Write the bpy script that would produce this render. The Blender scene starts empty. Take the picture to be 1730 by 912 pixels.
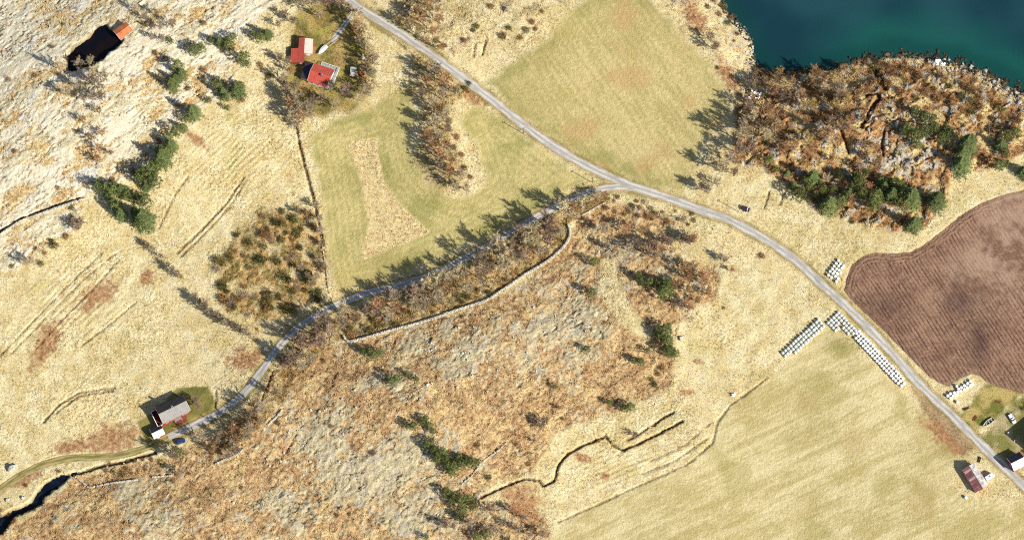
import bpy, math, random
import numpy as np
from mathutils import Vector, Matrix

R = math.radians
# ------------------------------------------------------------------ camera, sky, sun, exposure
scene = bpy.context.scene
MPP = 0.25                     # metres on the ground per photograph pixel
IMW, IMH = 1730.0, 912.0
TILT = R(17.0)                 # near-vertical aerial view, aircraft a little to the south
DIST = 1560.0
ZREF = 7.0
CAM = np.array([0.0, -DIST * math.sin(TILT), ZREF + DIST * math.cos(TILT)])
cd = bpy.data.cameras.new('camera')
cam = bpy.data.objects.new('camera', cd)
scene.collection.objects.link(cam)
cam.location = CAM
cam.rotation_euler = (TILT, 0, 0)
cd.sensor_width = 36.0
cd.lens = 36.0 * DIST / (IMW * MPP)
cd.clip_start = 10.0
cd.clip_end = 9000.0
scene.camera = cam

SUN_EL, SUN_AZ = R(35.0), math.atan2(0.86, -0.51)     # azimuth from +Y towards +X
SUN_DIR = Vector((math.sin(SUN_AZ) * math.cos(SUN_EL), math.cos(SUN_AZ) * math.cos(SUN_EL), math.sin(SUN_EL)))
world = bpy.data.worlds.new('World')
scene.world = world
world.use_nodes = True
wn = world.node_tree
wn.nodes.clear()
sky = wn.nodes.new('ShaderNodeTexSky')
sky.sky_type = 'NISHITA'
sky.sun_disc = False
sky.sun_elevation = SUN_EL
sky.sun_rotation = SUN_AZ
bg = wn.nodes.new('ShaderNodeBackground')
bg.inputs['Strength'].default_value = 0.08
wo = wn.nodes.new('ShaderNodeOutputWorld')
wn.links.new(sky.outputs[0], bg.inputs['Color'])
wn.links.new(bg.outputs[0], wo.inputs['Surface'])
sl = bpy.data.lights.new('sun', 'SUN')
sl.energy = 5.0
sl.angle = R(0.5)
sl.color = (1.0, 0.96, 0.89)
sun = bpy.data.objects.new('sun', sl)
scene.collection.objects.link(sun)
sun.rotation_euler = SUN_DIR.to_track_quat('Z', 'Y').to_euler()
sun.location = (200, -150, 300)
scene.view_settings.view_transform = 'Standard'
scene.view_settings.look = 'None'
scene.view_settings.exposure = 0.52
scene.view_settings.gamma = 1.0
scene.view_settings.use_curve_mapping = False
scene.render.engine = 'CYCLES'
scene.cycles.filter_width = 1.1
scene.cycles.use_denoising = False
G = 1.42          # how bright a flat sunlit albedo of 1 comes out: colours below are written as they look, then divided by it

rnd = random.Random(7)
rng = np.random.default_rng(11)
COL = scene.collection

# ------------------------------------------------------------------ helpers: colour, noise, masks
def lin(c):
    c = np.asarray(c, dtype=np.float64) / 255.0
    return np.where(c <= 0.04045, c / 12.92, ((c + 0.055) / 1.055) ** 2.4)
def alb(*c):
    """colour as it looks in sunlight (sRGB 0..255) -> base colour"""
    return np.minimum(lin(np.array(c)) / G, 0.85)

def _h(ix, iy, seed):
    n = ix.astype(np.uint32) * np.uint32(374761393) + iy.astype(np.uint32) * np.uint32(668265263) + np.uint32((seed * 1274126177) & 0xFFFFFFFF)
    n = (n ^ (n >> np.uint32(13))) * np.uint32(1274126177)
    return (n ^ (n >> np.uint32(16))) & np.uint32(1023)
_ang = np.arange(1024, dtype=np.float32) * np.float32(2 * math.pi / 1024)
_COS, _SIN = np.cos(_ang), np.sin(_ang)
def gnoise(x, y, seed=0):
    x = np.asarray(x, dtype=np.float32); y = np.asarray(y, dtype=np.float32)
    xi = np.floor(x); yi = np.floor(y)
    fx = x - xi; fy = y - yi
    u = fx * fx * fx * (fx * (fx * 6 - 15) + 10); v = fy * fy * fy * (fy * (fy * 6 - 15) + 10)
    xi = xi.astype(np.int32); yi = yi.astype(np.int32)
    def g(a, b, dx, dy):
        t = _h(a, b, seed)
        return _COS[t] * dx + _SIN[t] * dy
    n0 = g(xi, yi, fx, fy); n1 = g(xi + 1, yi, fx - 1, fy)
    n2 = g(xi, yi + 1, fx, fy - 1); n3 = g(xi + 1, yi + 1, fx - 1, fy - 1)
    a = n0 + u * (n1 - n0); b = n2 + u * (n3 - n2)
    return (a + v * (b - a)) * 1.5
def fbm(x, y, octv=4, seed=0, gain=0.5):
    s = 0; a = 1.0; t = 0
    for i in range(octv):
        s = s + a * gnoise(x * 2 ** i + 17.3 * i, y * 2 ** i - 9.1 * i, seed + i); t += a; a *= gain
    return s / t * 1.4
def sst(a, b, x):
    t = np.clip((x - a) / (b - a), 0, 1)
    return t * t * (3 - 2 * t)
def project(x, y, z):
    dx = x - CAM[0]; dy = y - CAM[1]; dz = z - CAM[2]
    dep = dy * math.sin(TILT) - dz * math.cos(TILT)
    v = dy * math.cos(TILT) + dz * math.sin(TILT)
    k = DIST / MPP / dep
    return IMW / 2 + dx * k, IMH / 2 - v * k
def ray(px, py):
    u = (np.asarray(px, float) - IMW / 2) * MPP / DIST
    v = (IMH / 2 - np.asarray(py, float)) * MPP / DIST
    dx = u; dy = v * math.cos(TILT) + math.sin(TILT); dz = v * math.sin(TILT) - math.cos(TILT)
    return dx, dy, dz
def unproject(px, py, z):
    dx, dy, dz = ray(px, py)
    t = (z - CAM[2]) / dz
    return CAM[0] + dx * t, CAM[1] + dy * t
def poly_sd(px, py, poly, margin=60.0):
    poly = np.array(poly, float)
    out = np.full(px.shape, -margin)
    sel = (px > poly[:, 0].min() - margin) & (px < poly[:, 0].max() + margin) & (py > poly[:, 1].min() - margin) & (py < poly[:, 1].max() + margin)
    x = px[sel]; y = py[sel]
    if x.size == 0: return out
    d = np.full(x.shape, 1e9); ins = np.zeros(x.shape, bool)
    n = len(poly)
    for i in range(n):
        ax, ay = poly[i]; bx, by = poly[(i + 1) % n]
        ex, ey = bx - ax, by - ay
        t = np.clip(((x - ax) * ex + (y - ay) * ey) / (ex * ex + ey * ey + 1e-9), 0, 1)
        d = np.minimum(d, (x - ax - t * ex) ** 2 + (y - ay - t * ey) ** 2)
        c = (ay > y) != (by > y)
        ins ^= c & (x < ex * (y - ay) / (ey if abs(ey) > 1e-9 else 1e-9) + ax)
    d = np.sqrt(d)
    out[sel] = np.maximum(np.where(ins, d, -d), -margin)
    return out
def line_d(px, py, pts, margin=40.0):
    pts = np.array(pts, float)
    out = np.full(px.shape, margin)
    sel = (px > pts[:, 0].min() - margin) & (px < pts[:, 0].max() + margin) & (py > pts[:, 1].min() - margin) & (py < pts[:, 1].max() + margin)
    x = px[sel]; y = py[sel]
    d = np.full(x.shape, margin ** 2)
    for (ax, ay), (bx, by) in zip(pts[:-1], pts[1:]):
        ex, ey = bx - ax, by - ay
        t = np.clip(((x - ax) * ex + (y - ay) * ey) / (ex * ex + ey * ey + 1e-9), 0, 1)
        d = np.minimum(d, (x - ax - t * ex) ** 2 + (y - ay - t * ey) ** 2)
    out[sel] = np.sqrt(d)
    return out
def smooth_line(pts, step=3.0):
    """Catmull-Rom through pixel points, resampled about every `step` pixels"""
    P = [np.array(p, float) for p in pts]
    P = [2 * P[0] - P[1]] + P + [2 * P[-1] - P[-2]]
    out = []
    for i in range(1, len(P) - 2):
        p0, p1, p2, p3 = P[i - 1:i + 3]
        n = max(2, int(np.linalg.norm(p2 - p1) / step))
        for k in range(n):
            t = k / n
            out.append(0.5 * ((2 * p1) + (-p0 + p2) * t + (2 * p0 - 5 * p1 + 4 * p2 - p3) * t * t + (-p0 + 3 * p1 - 3 * p2 + p3) * t ** 3))
    out.append(P[-2])
    return np.array(out)

# ------------------------------------------------------------------ the plan of the place (photograph pixels)
ROAD = [(540, -50), (566, -22), (593, 2), (617, 20), (657, 44), (690, 66), (730, 93), (763, 118), (797, 143), (830, 168), (863, 194), (910, 230), (960, 263), (1003, 286), (1033, 300), (1067, 314), (1107, 327), (1153, 343), (1187, 356), (1227, 369), (1260, 386), (1293, 404), (1323, 424), (1357, 451), (1390, 482), (1423, 511), (1457, 544), (1490, 578), (1516, 606), (1543, 637), (1573, 668), (1607, 700), (1637, 730), (1667, 760), (1697, 788), (1727, 818), (1790, 880), (1860, 960)]
LANE = [(1085, 320), (1060, 316), (1040, 316), (1017, 319), (993, 325), (960, 338), (927, 356), (893, 374), (860, 394), (813, 421), (763, 447), (723, 466), (677, 481), (630, 492), (597, 503), (563, 517), (530, 535), (497, 558), (467, 591), (448, 618), (437, 632), (417, 658), (387, 686), (353, 706), (317, 723), (284, 738)]
TRACK = [(284, 738), (260, 750), (233, 761), (200, 769), (160, 772), (117, 774), (77, 783), (43, 798), (17, 814), (-15, 838), (-60, 880)]
DRIVE = [(608, 12), (590, 32), (575, 52), (560, 72)]
WATER = [(1150, -260), (1195, -80), (1212, -20), (1222, 0), (1236, 25), (1256, 45), (1270, 68), (1273, 92), (1280, 108), (1300, 116), (1340, 117), (1390, 113), (1430, 104), (1470, 91), (1520, 87), (1570, 91), (1620, 101), (1660, 114), (1700, 138), (1735, 152), (1800, 175), (1950, 190), (2400, 150), (6000, -300), (6000, -6000), (900, -6000)]
POND = [(112, 92), (125, 78), (150, 62), (165, 43), (176, 41), (192, 52), (208, 66), (200, 78), (184, 88), (172, 100), (160, 108), (140, 112), (122, 122), (112, 116)]
POOL = [(-12, 872), (4, 868), (20, 860), (35, 855), (52, 846), (60, 832), (76, 815), (95, 804), (122, 800), (112, 812), (92, 826), (76, 838), (70, 850), (50, 862), (30, 868), (16, 884), (4, 900), (-12, 905)]
FIELD_NE = [(975, 10), (1010, -15), (1075, -15), (1110, 12), (1160, 66), (1195, 105), (1222, 150), (1236, 190), (1220, 215), (1200, 235), (1180, 255), (1165, 300), (1150, 326), (1080, 312), (1010, 280), (940, 240), (890, 203), (850, 170), (828, 142), (850, 112), (890, 92), (925, 65), (955, 30)]
FIELD_MID = [(522, 232), (560, 205), (620, 188), (660, 160), (690, 152), (705, 190), (690, 240), (706, 285), (735, 318), (775, 335), (808, 322), (825, 295), (810, 255), (785, 215), (780, 195), (802, 180), (835, 193), (900, 240), (960, 285), (1000, 306), (940, 333), (880, 368), (800, 410), (700, 455), (620, 483), (575, 497), (562, 480), (552, 420), (545, 350), (532, 290)]
STRAW_PATCH = [(588, 240), (637, 233), (638, 260), (650, 310), (680, 350), (725, 390), (720, 399), (650, 421), (612, 442), (611, 420), (624, 380), (610, 310)]
FIELD_SE = [(945, 890), (1000, 856), (1060, 829), (1100, 812), (1160, 787), (1203, 750), (1213, 712), (1233, 688), (1260, 667), (1300, 642), (1340, 606), (1385, 562), (1400, 548), (1440, 580), (1520, 660), (1590, 722), (1632, 756), (1600, 790), (1615, 835), (1680, 845), (1760, 850), (1900, 1000), (1900, 1150), (800, 1150), (880, 980)]
PLOUGH = [(1427, 490), (1430, 470), (1440, 446), (1458, 432), (1480, 427), (1510, 429), (1538, 426), (1562, 413), (1590, 392), (1625, 362), (1660, 342), (1700, 328), (1740, 318), (1800, 322), (1900, 380), (1950, 700), (1800, 680), (1730, 664), (1700, 656), (1672, 648), (1655, 634), (1640, 630), (1618, 640), (1600, 652), (1570, 636), (1530, 596), (1490, 555), (1455, 522), (1435, 503)]
ROCK_NW = [(-60, -60), (470, -60), (480, 0), (440, 25), (415, 70), (400, 140), (345, 178), (310, 200), (270, 250), (225, 300), (165, 325), (140, 338), (100, 352), (60, 365), (0, 398), (-60, 430)]
ROCK_W = [(-60, 430), (0, 400), (70, 365), (118, 350), (140, 350), (130, 385), (90, 400), (60, 430), (30, 455), (0, 455), (-60, 470)]
HILL_B = [(585, 580), (660, 562), (760, 530), (850, 495), (915, 452), (960, 405), (975, 365), (1010, 345), (1060, 345), (1130, 368), (1160, 392), (1120, 420), (1175, 430), (1235, 445), (1200, 520), (1150, 545), (1140, 600), (1135, 650), (1080, 685), (1000, 700), (930, 740), (900, 800), (850, 812), (815, 842), (870, 850), (930, 880), (930, 960), (-60, 960), (-60, 905), (10, 895), (75, 850), (125, 806), (200, 785), (280, 772), (330, 750), (400, 700), (450, 650), (470, 612), (520, 590)]
HILL_C = [(1262, 100), (1290, 112), (1340, 100), (1430, 86), (1520, 72), (1600, 80), (1680, 110), (1760, 160), (1900, 200), (1900, 240), (1740, 255), (1700, 275), (1640, 292), (1605, 300), (1590, 350), (1560, 385), (1520, 392), (1450, 378), (1380, 352), (1320, 305), (1290, 280), (1262, 285), (1240, 280), (1232, 250), (1238, 215), (1248, 170), (1258, 130)]
SCRUB_D = [(368, 440), (400, 395), (440, 355), (480, 348), (530, 362), (548, 400), (555, 470), (540, 505), (500, 530), (440, 545), (380, 520), (360, 480)]
ROUGH_E = [(615, -40), (985, -60), (960, 10), (935, 38), (905, 58), (860, 72), (800, 70), (770, 95), (740, 85), (700, 60), (650, 25)]
SHORE_F = [(1120, -40), (1230, -40), (1225, 10), (1268, 70), (1275, 120), (1262, 165), (1240, 185), (1225, 150), (1195, 100), (1160, 62), (1125, 10)]
CLUMP_T = [(700, 95), (750, 120), (790, 152), (762, 190), (766, 240), (782, 290), (782, 318), (765, 326), (725, 310), (700, 270), (720, 200), (705, 150)]
BELT = [(440, 660), (470, 605), (505, 570), (570, 532), (640, 505), (720, 480), (790, 450), (860, 412), (920, 374), (965, 348), (1010, 330), (1030, 340), (985, 358), (962, 385), (958, 405), (900, 455), (850, 488), (760, 525), (640, 562), (590, 575), (560, 575), (520, 620), (480, 680), (420, 740), (350, 780), (320, 760), (400, 715)]
GARDEN = [(500, 20), (560, 0), (600, 25), (625, 80), (632, 150), (600, 185), (540, 195), (490, 190), (478, 140), (490, 90)]
LAWN = [(232, 712), (262, 692), (300, 655), (352, 652), (370, 692), (340, 708), (300, 728), (262, 760), (248, 748)]
YARD = [(1660, 735), (1700, 690), (1740, 660), (1800, 700), (1800, 800), (1735, 800), (1700, 782), (1680, 765)]
YARD_GREEN = [(1640, 735), (1690, 700), (1740, 655), (1735, 640), (1665, 650), (1640, 680), (1625, 700)]
VERGE_SE = [(1540, 655), (1560, 655), (1600, 705), (1650, 755), (1625, 770), (1590, 735), (1555, 690)]
RED = [((165, 500), 44, 20, 33), ((78, 580), 48, 20, 62), ((247, 469), 17, 12, 60), ((415, 607), 36, 20, 0), ((190, 742), 46, 26, 10), ((125, 752), 36, 14, 10), ((45, 805), 34, 12, 28), ((880, 845), 40, 28, -30), ((985, 772), 15, 8, -20), ((1022, 803), 9, 7, 0), ((1160, 662), 12, 6, 0), ((604, 40), 10, 26, 0), ((1175, 30), 34, 18, -60), ((1232, 130), 34, 14, -60), ((1590, 735), 45, 14, -45), ((1180, 610), 10, 5, 0), ((800, 165), 26, 12, -30), ((1735, 770), 30, 12, 30), ((330, 235), 26, 9, -35), ((620, 480), 0.1, 0.1, 0)]
DITCHES_AND_SHADE = [  # points, half width in pixels, depth in metres
    ([(812, 840), (835, 829), (860, 818), (887, 808), (910, 811), (918, 821), (937, 811), (943, 785), (960, 765), (987, 751), (1023, 736), (1033, 750), (1053, 760), (1073, 751), (1107, 735), (1153, 711)], 2.4, 1.1),
    ([(1103, 718), (1122, 704), (1138, 696)], 2.6, 0.8), ([(1060, 742), (1080, 732), (1095, 722)], 3.0, 0.7),
    ([(500, 212), (508, 253), (518, 293), (530, 337), (540, 387), (545, 414)], 2.6, 0.9),
    ([(412, 300), (383, 342), (353, 375), (300, 427)], 2.4, 0.5), ([(416, 304), (388, 348), (358, 382), (304, 435)], 1.6, 0.35),
    ([(318, 298), (295, 330), (268, 386)], 1.5, 0.3),
    ([(73, 712), (100, 683), (133, 663), (193, 654)], 2.2, 0.6), ([(95, 697), (133, 668), (190, 660)], 2.0, 0.45),
    ([(122, 801), (140, 797), (173, 786), (213, 779), (240, 770), (262, 764)], 3.4, 1.3),
    ([(943, 881), (1010, 852), (1060, 828), (1160, 785), (1203, 748), (1213, 711), (1233, 685), (1260, 665), (1297, 638)], 1.8, 0.4),
    ([(0, 601), (67, 531), (133, 464), (173, 427)], 1.6, 0.35), ([(20, 596), (82, 531), (148, 466), (196, 428)], 1.5, 0.3), ([(60, 590), (100, 545), (160, 485), (200, 440)], 1.5, 0.3), ([(140, 582), (180, 552), (230, 510)], 1.5, 0.35),
    ([(1085, 800), (1140, 778), (1195, 740)], 1.4, 0.35), ([(1100, 778), (1160, 750), (1200, 715)], 1.4, 0.3),
    ([(625, 40), (660, 62), (700, 95), (745, 122), (790, 155)], 2.0, 0.5), ([(365, 660), (364, 690)], 2.0, 0.6),
    ([(1330, 312), (1318, 345)], 1.6, 0.5), ([(1300, 322), (1292, 350)], 1.6, 0.5), ([(820, 70), (815, 92)], 2.2, 0.7), ([(803, 75), (800, 95)], 1.8, 0.5),
    ([(1485, 165), (1470, 190), (1455, 215)], 4.5, 2.2), ([(1508, 165), (1490, 160), (1465, 162)], 3.0, 1.3), ([(1420, 218), (1428, 240), (1434, 258)], 3.0, 1.6), ([(1495, 218), (1490, 240), (1492, 262)], 2.6, 1.4), ([(1475, 105), (1485, 130), (1495, 150)], 6.0, 1.8),  # first trench puts the knoll cliff's shade into shape and colour
    ([(500, 733), (492, 750), (474, 775)], 1.8, 0.7), ([(418, 700), (440, 680), (462, 625)], 1.8, 0.6), ([(385, 745), (360, 760)], 2, .6),
    ([(0, 392), (33, 371), (67, 358), (100, 346), (138, 334)], 2.6, 1.0),  # dark trench north of the boundary wall, standing in for its shade
]

# ------------------------------------------------------------------ terrain
def axis(lo, hi, step, far, n):
    core = np.arange(lo, hi + step * 0.5, step)
    g = np.geomspace(1.0, far, n)
    left = lo - g[::-1]; right = core[-1] + g
    return np.concatenate([left, core, right])
STEP = 0.45
xs = axis(-232.0, 232.0, STEP, 2400.0, 26)
ys = axis(-130.0, 142.0, STEP, 2400.0, 26)
X, Y = np.meshgrid(xs, ys)

MOUNDS = [(80, 190, 220, 170, 11), (260, 60, 150, 100, 4), (700, 690, 240, 130, 8), (860, 560, 130, 70, 3.5), (1080, 520, 110, 80, 3), (250, 900, 260, 70, 5), (1470, 210, 130, 55, 7), (1330, 215, 90, 60, 3), (750, 220, 45, 110, 1.8), (860, 10, 120, 45, 3), (460, 430, 70, 70, 2), (1560, 270, 60, 30, 2.5), (440, 700, 60, 60, 2), (1000, 80, 160, 110, 1.5), (400, 250, 120, 100, 2)]
def smooth_height(x, y):
    px, py = project(x, y, ZREF)
    h = 5.2 + 2.2 * np.tanh((865 - px) / 700.0) + 0.8 * fbm(x / 90, y / 90, 2, 3)
    for (a, b, sx, sy, am) in MOUNDS:
        h = h + am * np.exp(-((px - a) / sx) ** 2 - ((py - b) / sy) ** 2)
    return h
PX0, PY0 = project(X, Y, ZREF)
H = smooth_height(X, Y)
PXS, PYS = project(X, Y, H)              # where each ground point falls in the photograph

def mask(poly, soft=3.0, wob=4.0, wl=9.0, seed=1, margin=60.0):
    sd = poly_sd(PXS, PYS, poly, margin)
    n = fbm(X / wl, Y / wl, 3, seed) * wob
    return sst(-soft, soft, sd + n)
road_pts = smooth_line(ROAD); lane_pts = smooth_line(LANE); track_pts = smooth_line(TRACK)
d_road = np.minimum(line_d(PXS, PYS, road_pts[::3]), line_d(PXS, PYS, lane_pts[::3]))
d_track = np.minimum(line_d(PXS, PYS, track_pts[::3]), line_d(PXS, PYS, DRIVE) + 1.5)

m_rock = np.maximum(mask(ROCK_NW, 8, 10, 12, 2), mask(ROCK_W, 5, 6, 10, 5))
STRAW_GULLY = [(1012, 436), (1042, 440), (1052, 490), (1075, 530), (1105, 560), (1096, 578), (1066, 560), (1038, 532), (1014, 500)]
STRAW_EAST = [(1130, 385), (1200, 385), (1250, 430), (1260, 540), (1180, 560), (1150, 640), (1138, 640), (1150, 560), (1175, 535), (1150, 528), (1215, 505), (1212, 448), (1150, 436)]
m_hb = mask(HILL_B, 6, 8, 12, 3) * (1 - .95 * mask(STRAW_GULLY, 4, 4, 7, 23)) * (1 - .9 * mask(STRAW_EAST, 6, 6, 8, 24))
m_hc = mask(HILL_C, 5, 8, 10, 4)
m_re = mask(ROUGH_E, 6, 10, 8, 7)
m_sd = np.maximum(mask(SCRUB_D, 6, 14, 8, 6) * (.35 + .65 * sst(-.35, .1, fbm(X / 6, Y / 6, 3, 21))), m_re * (.15 + .85 * sst(-.1, .35, fbm(X / 7, Y / 7, 3, 22))))
BARE_SPOTS = [(950, 535, 75, 45), (800, 600, 45, 32), (885, 615, 40, 25), (540, 730, 60, 45), (610, 800, 100, 50), (470, 860, 90, 40), (260, 885, 60, 35), (705, 765, 70, 55), (830, 690, 42, 26), (640, 640, 40, 22), (700, 590, 40, 20), (1000, 560, 40, 60), (690, 870, 70, 40), (220, 830, 40, 16), (1050, 420, 40, 25), (760, 560, 30, 16)]
HEATH_SPOTS = [(1060, 580, 70, 70), (770, 690, 70, 40), (900, 680, 60, 40), (180, 870, 50, 40), (350, 850, 50, 50), (640, 690, 40, 30), (860, 740, 60, 40), (560, 640, 60, 30), (450, 800, 50, 25), (1090, 650, 60, 40), (560, 870, 40, 30)]
spot = sum(.55 * np.exp(-((PXS - a) / c) ** 2 - ((PYS - b) / d) ** 2) for a, b, c, d in BARE_SPOTS) - sum(.5 * np.exp(-((PXS - a) / c) ** 2 - ((PYS - b) / d) ** 2) for a, b, c, d in HEATH_SPOTS)
m_sf = mask(SHORE_F, 4, 5, 8, 8)
m_cl = mask(CLUMP_T, 6, 8, 8, 9)
m_belt = mask(BELT, 4, 5, 8, 10)
m_gar = mask(GARDEN, 6, 6, 8, 11)
m_lawn = mask(LAWN, 2, 2, 5, 12)
m_ne = mask(FIELD_NE, 10, 9, 9, 13)
m_mid = mask(FIELD_MID, 9, 8, 8, 14) * (1 - mask(STRAW_PATCH, 1.5, 1.5, 4, 15))
m_se = mask(FIELD_SE, 4, 4, 6, 16)
m_pl = sst(-3, 2, poly_sd(PXS, PYS, PLOUGH))
m_yd = mask(YARD, 5, 5, 6, 17)
m_yg = mask(YARD_GREEN, 5, 6, 6, 18)
m_vs = mask(VERGE_SE, 4, 5, 6, 19)
m_patch = mask(STRAW_PATCH, 1.5, 1.5, 4, 15)
m_field = np.clip(m_ne + m_mid + m_se + m_lawn, 0, 1)
m_rough = np.clip(np.maximum.reduce([m_hb, m_hc, m_sd, m_sf * 0.5, m_cl, m_belt]), 0, 1)
m_smooth = sst(13, 8, d_road)            # verge: road bed levelled
m_tr = sst(9, 5, d_track)

# --- relief
calm = 1 - np.clip(m_field * 0.93 + m_pl + m_smooth + m_tr + m_gar * 0.6 + m_yd * .8 + m_yg * .7, 0, 1)
tz = np.abs(gnoise(X / 1.35, Y / 1.35, 31)) + 0.5 * np.abs(gnoise(X / 0.9, Y / 0.9, 32))
m_straw = calm * (1 - m_rough) * (1 - m_rock)
tuss_amp = .35 + 1.0 * sst(-.35, .45, fbm(X / 24, Y / 24, 3, 29)) * (1 - .5 * sst(1100, 1300, PXS))
H2 = H + m_straw * (0.42 * tuss_amp * (tz - 0.35) + 0.2 * gnoise(X / 5, Y / 5, 33))
rib = np.exp(-((PXS - 1080) / 120) ** 2 - ((PYS - 785) / 45) ** 2) * np.sin((-X * .40 + Y * .92) * 2 * np.pi / 2.1 + 1.5 * gnoise(X / 9, Y / 9, 36))
rib2 = np.exp(-((PXS - 130) / 70) ** 2 - ((PYS - 510) / 75) ** 2) * np.sin((-X * .72 + Y * .69) * 2 * np.pi / 2.4 + 2 * gnoise(X / 9, Y / 9, 37))
rib3 = np.exp(-((PXS - 400) / 90) ** 2 - ((PYS - 270) / 60) ** 2) * np.sin((-X * .72 + Y * .69) * 2 * np.pi / 2.2 + 2 * gnoise(X / 9, Y / 9, 38))
H2 += m_straw * .16 * (rib + rib2 + rib3) * sst(-.5, .3, gnoise(X / 5, Y / 5, 35))
H2 += m_field * (0.13 * (np.abs(gnoise(X / 1.3, Y / 1.3, 34)) + 0.6 * gnoise(X / 0.9, Y / 0.9, 39)))
# heath and rock: broken steps, blocks and tufts
rr = m_rough * calm
ca, sa = math.cos(R(38)), math.sin(R(38))
U = X * ca + Y * sa; V = -X * sa + Y * ca                 # along / across the rock grain
q1 = fbm(U / 20, V / 14, 4, 40, .55); q2 = fbm(U / 8, V / 5.5, 3, 45)
step1 = 0.30 * sst(-0.05, 0.06, q1) + 0.22 * sst(0.2, 0.27, q2) + 0.2 * sst(-0.3, -0.23, q2)
step1 = step1 + m_hc * (0.7 * sst(-.02, .05, q1) + .5 * sst(.2, .26, q2))
H2 += rr * (step1 - 0.4 + 0.26 * fbm(X / 1.9, Y / 1.9, 2, 50, 0.7) + 0.34 * np.abs(gnoise(X / 1.15, Y / 1.15, 53)))
qb = q1 * .5 + .6 * fbm(X / 5, Y / 5, 3, 142) + .5 * fbm(X / 1.7, Y / 1.7, 2, 69, .7) + spot - .19
bareb = sst(-0.08, 0.22, qb)
crack = sst(.075, .02, np.abs(fbm(U / 11, V / 4.5, 3, 143, .6))) * sst(-.2, .2, fbm(X / 10, Y / 10, 2, 144))
H2 -= rr * m_hb * (.55 * crack * bareb + .12 * (1 - bareb))
slab = sst(.06, .2, fbm(U / 30, V / 12, 3, 147) + .12 * fbm(X / 3, Y / 3, 2, 148))
rk = m_rock * calm
crack_a = sst(.07, .02, np.abs(fbm(U / 10, V / 3.5, 3, 145, .6))) * sst(-.25, .15, fbm(X / 9, Y / 9, 2, 146))
H2 -= rk * .45 * crack_a
q3 = fbm(U / 20, V / 10, 4, 60, .58)
rid = 1 - np.abs(fbm(U / 9, V / 3.0, 3, 64, .6))
bare = sst(-0.32, 0.08, q3 + 0.45 * fbm(U / 5, V / 3, 3, 67) + .3 * fbm(X / 1.6, Y / 1.6, 2, 68, .7))      # bare rock against turf
H2 += rk * (0.3 * sst(-0.05, 0.05, q3) + 0.38 * (rid - 0.7) + 0.5 * (1 - bare) * (tz - .3) + 0.2 * (1 - .75 * slab) * fbm(X / 1.5, Y / 1.5, 2, 70, .7))
# furrow bed below the ploughed sheet, road and track beds
H2 -= 0.35 * m_pl
H2 = H2 * 1.0
# ditches and ruts, and trenches that stand in for shade
for pts, hw, dep in DITCHES_AND_SHADE:
    d = line_d(PXS, PYS, pts, 30) + 1.3 * gnoise(X / 2.2, Y / 2.2, 80)
    H2 -= dep * sst(hw, hw * 0.35, d + (0 if dep >= .8 else 1.2 * gnoise(X / 6, Y / 6, 81))) * (1 - m_smooth)
# road beds: levelled and a touch lower than the gravel sheets
H2 = H2 * (1 - m_smooth) + (H - 0.14) * m_smooth
H2 = H2 * (1 - m_tr) + (H - 0.12) * m_tr
# pond and pool
def level(poly):
    a = np.array(poly, float)
    z = []
    for p in a:
        zz = ZREF
        for _ in range(5):
            x, y = unproject(p[0], p[1], zz); zz = float(smooth_height(np.array([x]), np.array([y]))[0])
        z.append(zz)
    return min(z)
LV_POND = level(POND) - 0.5
LV_POOL = level(POOL) - 0.5
for poly, lv in ((POND, LV_POND), (POOL, LV_POOL)):
    sd = poly_sd(PXS, PYS, poly, 40) + 2.4 * fbm(X / 2.8, Y / 2.8, 2, 85)
    t = sst(-2.0, 3.0, sd)
    H2 = H2 * (1 - t) + (lv - 0.9) * t
# the fjord
sdw = poly_sd(PXS, PYS, WATER, 140)
wob = 3.0 * fbm(X / 7, Y / 7, 3, 90)
sw = sdw + wob
land = sst(0, 60, -sw)
rocky = sst(70, 5, -sw) * (sw < 40)
H2 = np.where(sw < 0, H2 * land + (1 - land) * (0.1 + sst(0, 10, -sw) * 0.5), 0.1 - np.minimum(sw * 0.045, 7.0))
H2 += rocky * sst(1290, 1420, PXS) * (0.9 * np.maximum(fbm(X / 3.2, Y / 3.2, 3, 95, .6), -0.25))
H2 = np.where(sw < -14, np.maximum(H2, 0.35), H2)
Z = H2

def zlook(x, y):
    x = np.asarray(x, float); y = np.asarray(y, float)
    i = np.clip(np.searchsorted(xs, x) - 1, 0, len(xs) - 2); j = np.clip(np.searchsorted(ys, y) - 1, 0, len(ys) - 2)
    fx = np.clip((x - xs[i]) / (xs[i + 1] - xs[i]), 0, 1); fy = np.clip((y - ys[j]) / (ys[j + 1] - ys[j]), 0, 1)
    return (Z[j, i] * (1 - fx) + Z[j, i + 1] * fx) * (1 - fy) + (Z[j + 1, i] * (1 - fx) + Z[j + 1, i + 1] * fx) * fy
def P(px, py):
    """photograph pixel -> point on the ground"""
    z = ZREF
    for _ in range(9):
        x, y = unproject(px, py, z)
        z = 0.4 * z + 0.6 * float(zlook(x, y))
    return Vector((float(x), float(y), float(zlook(x, y))))

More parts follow.
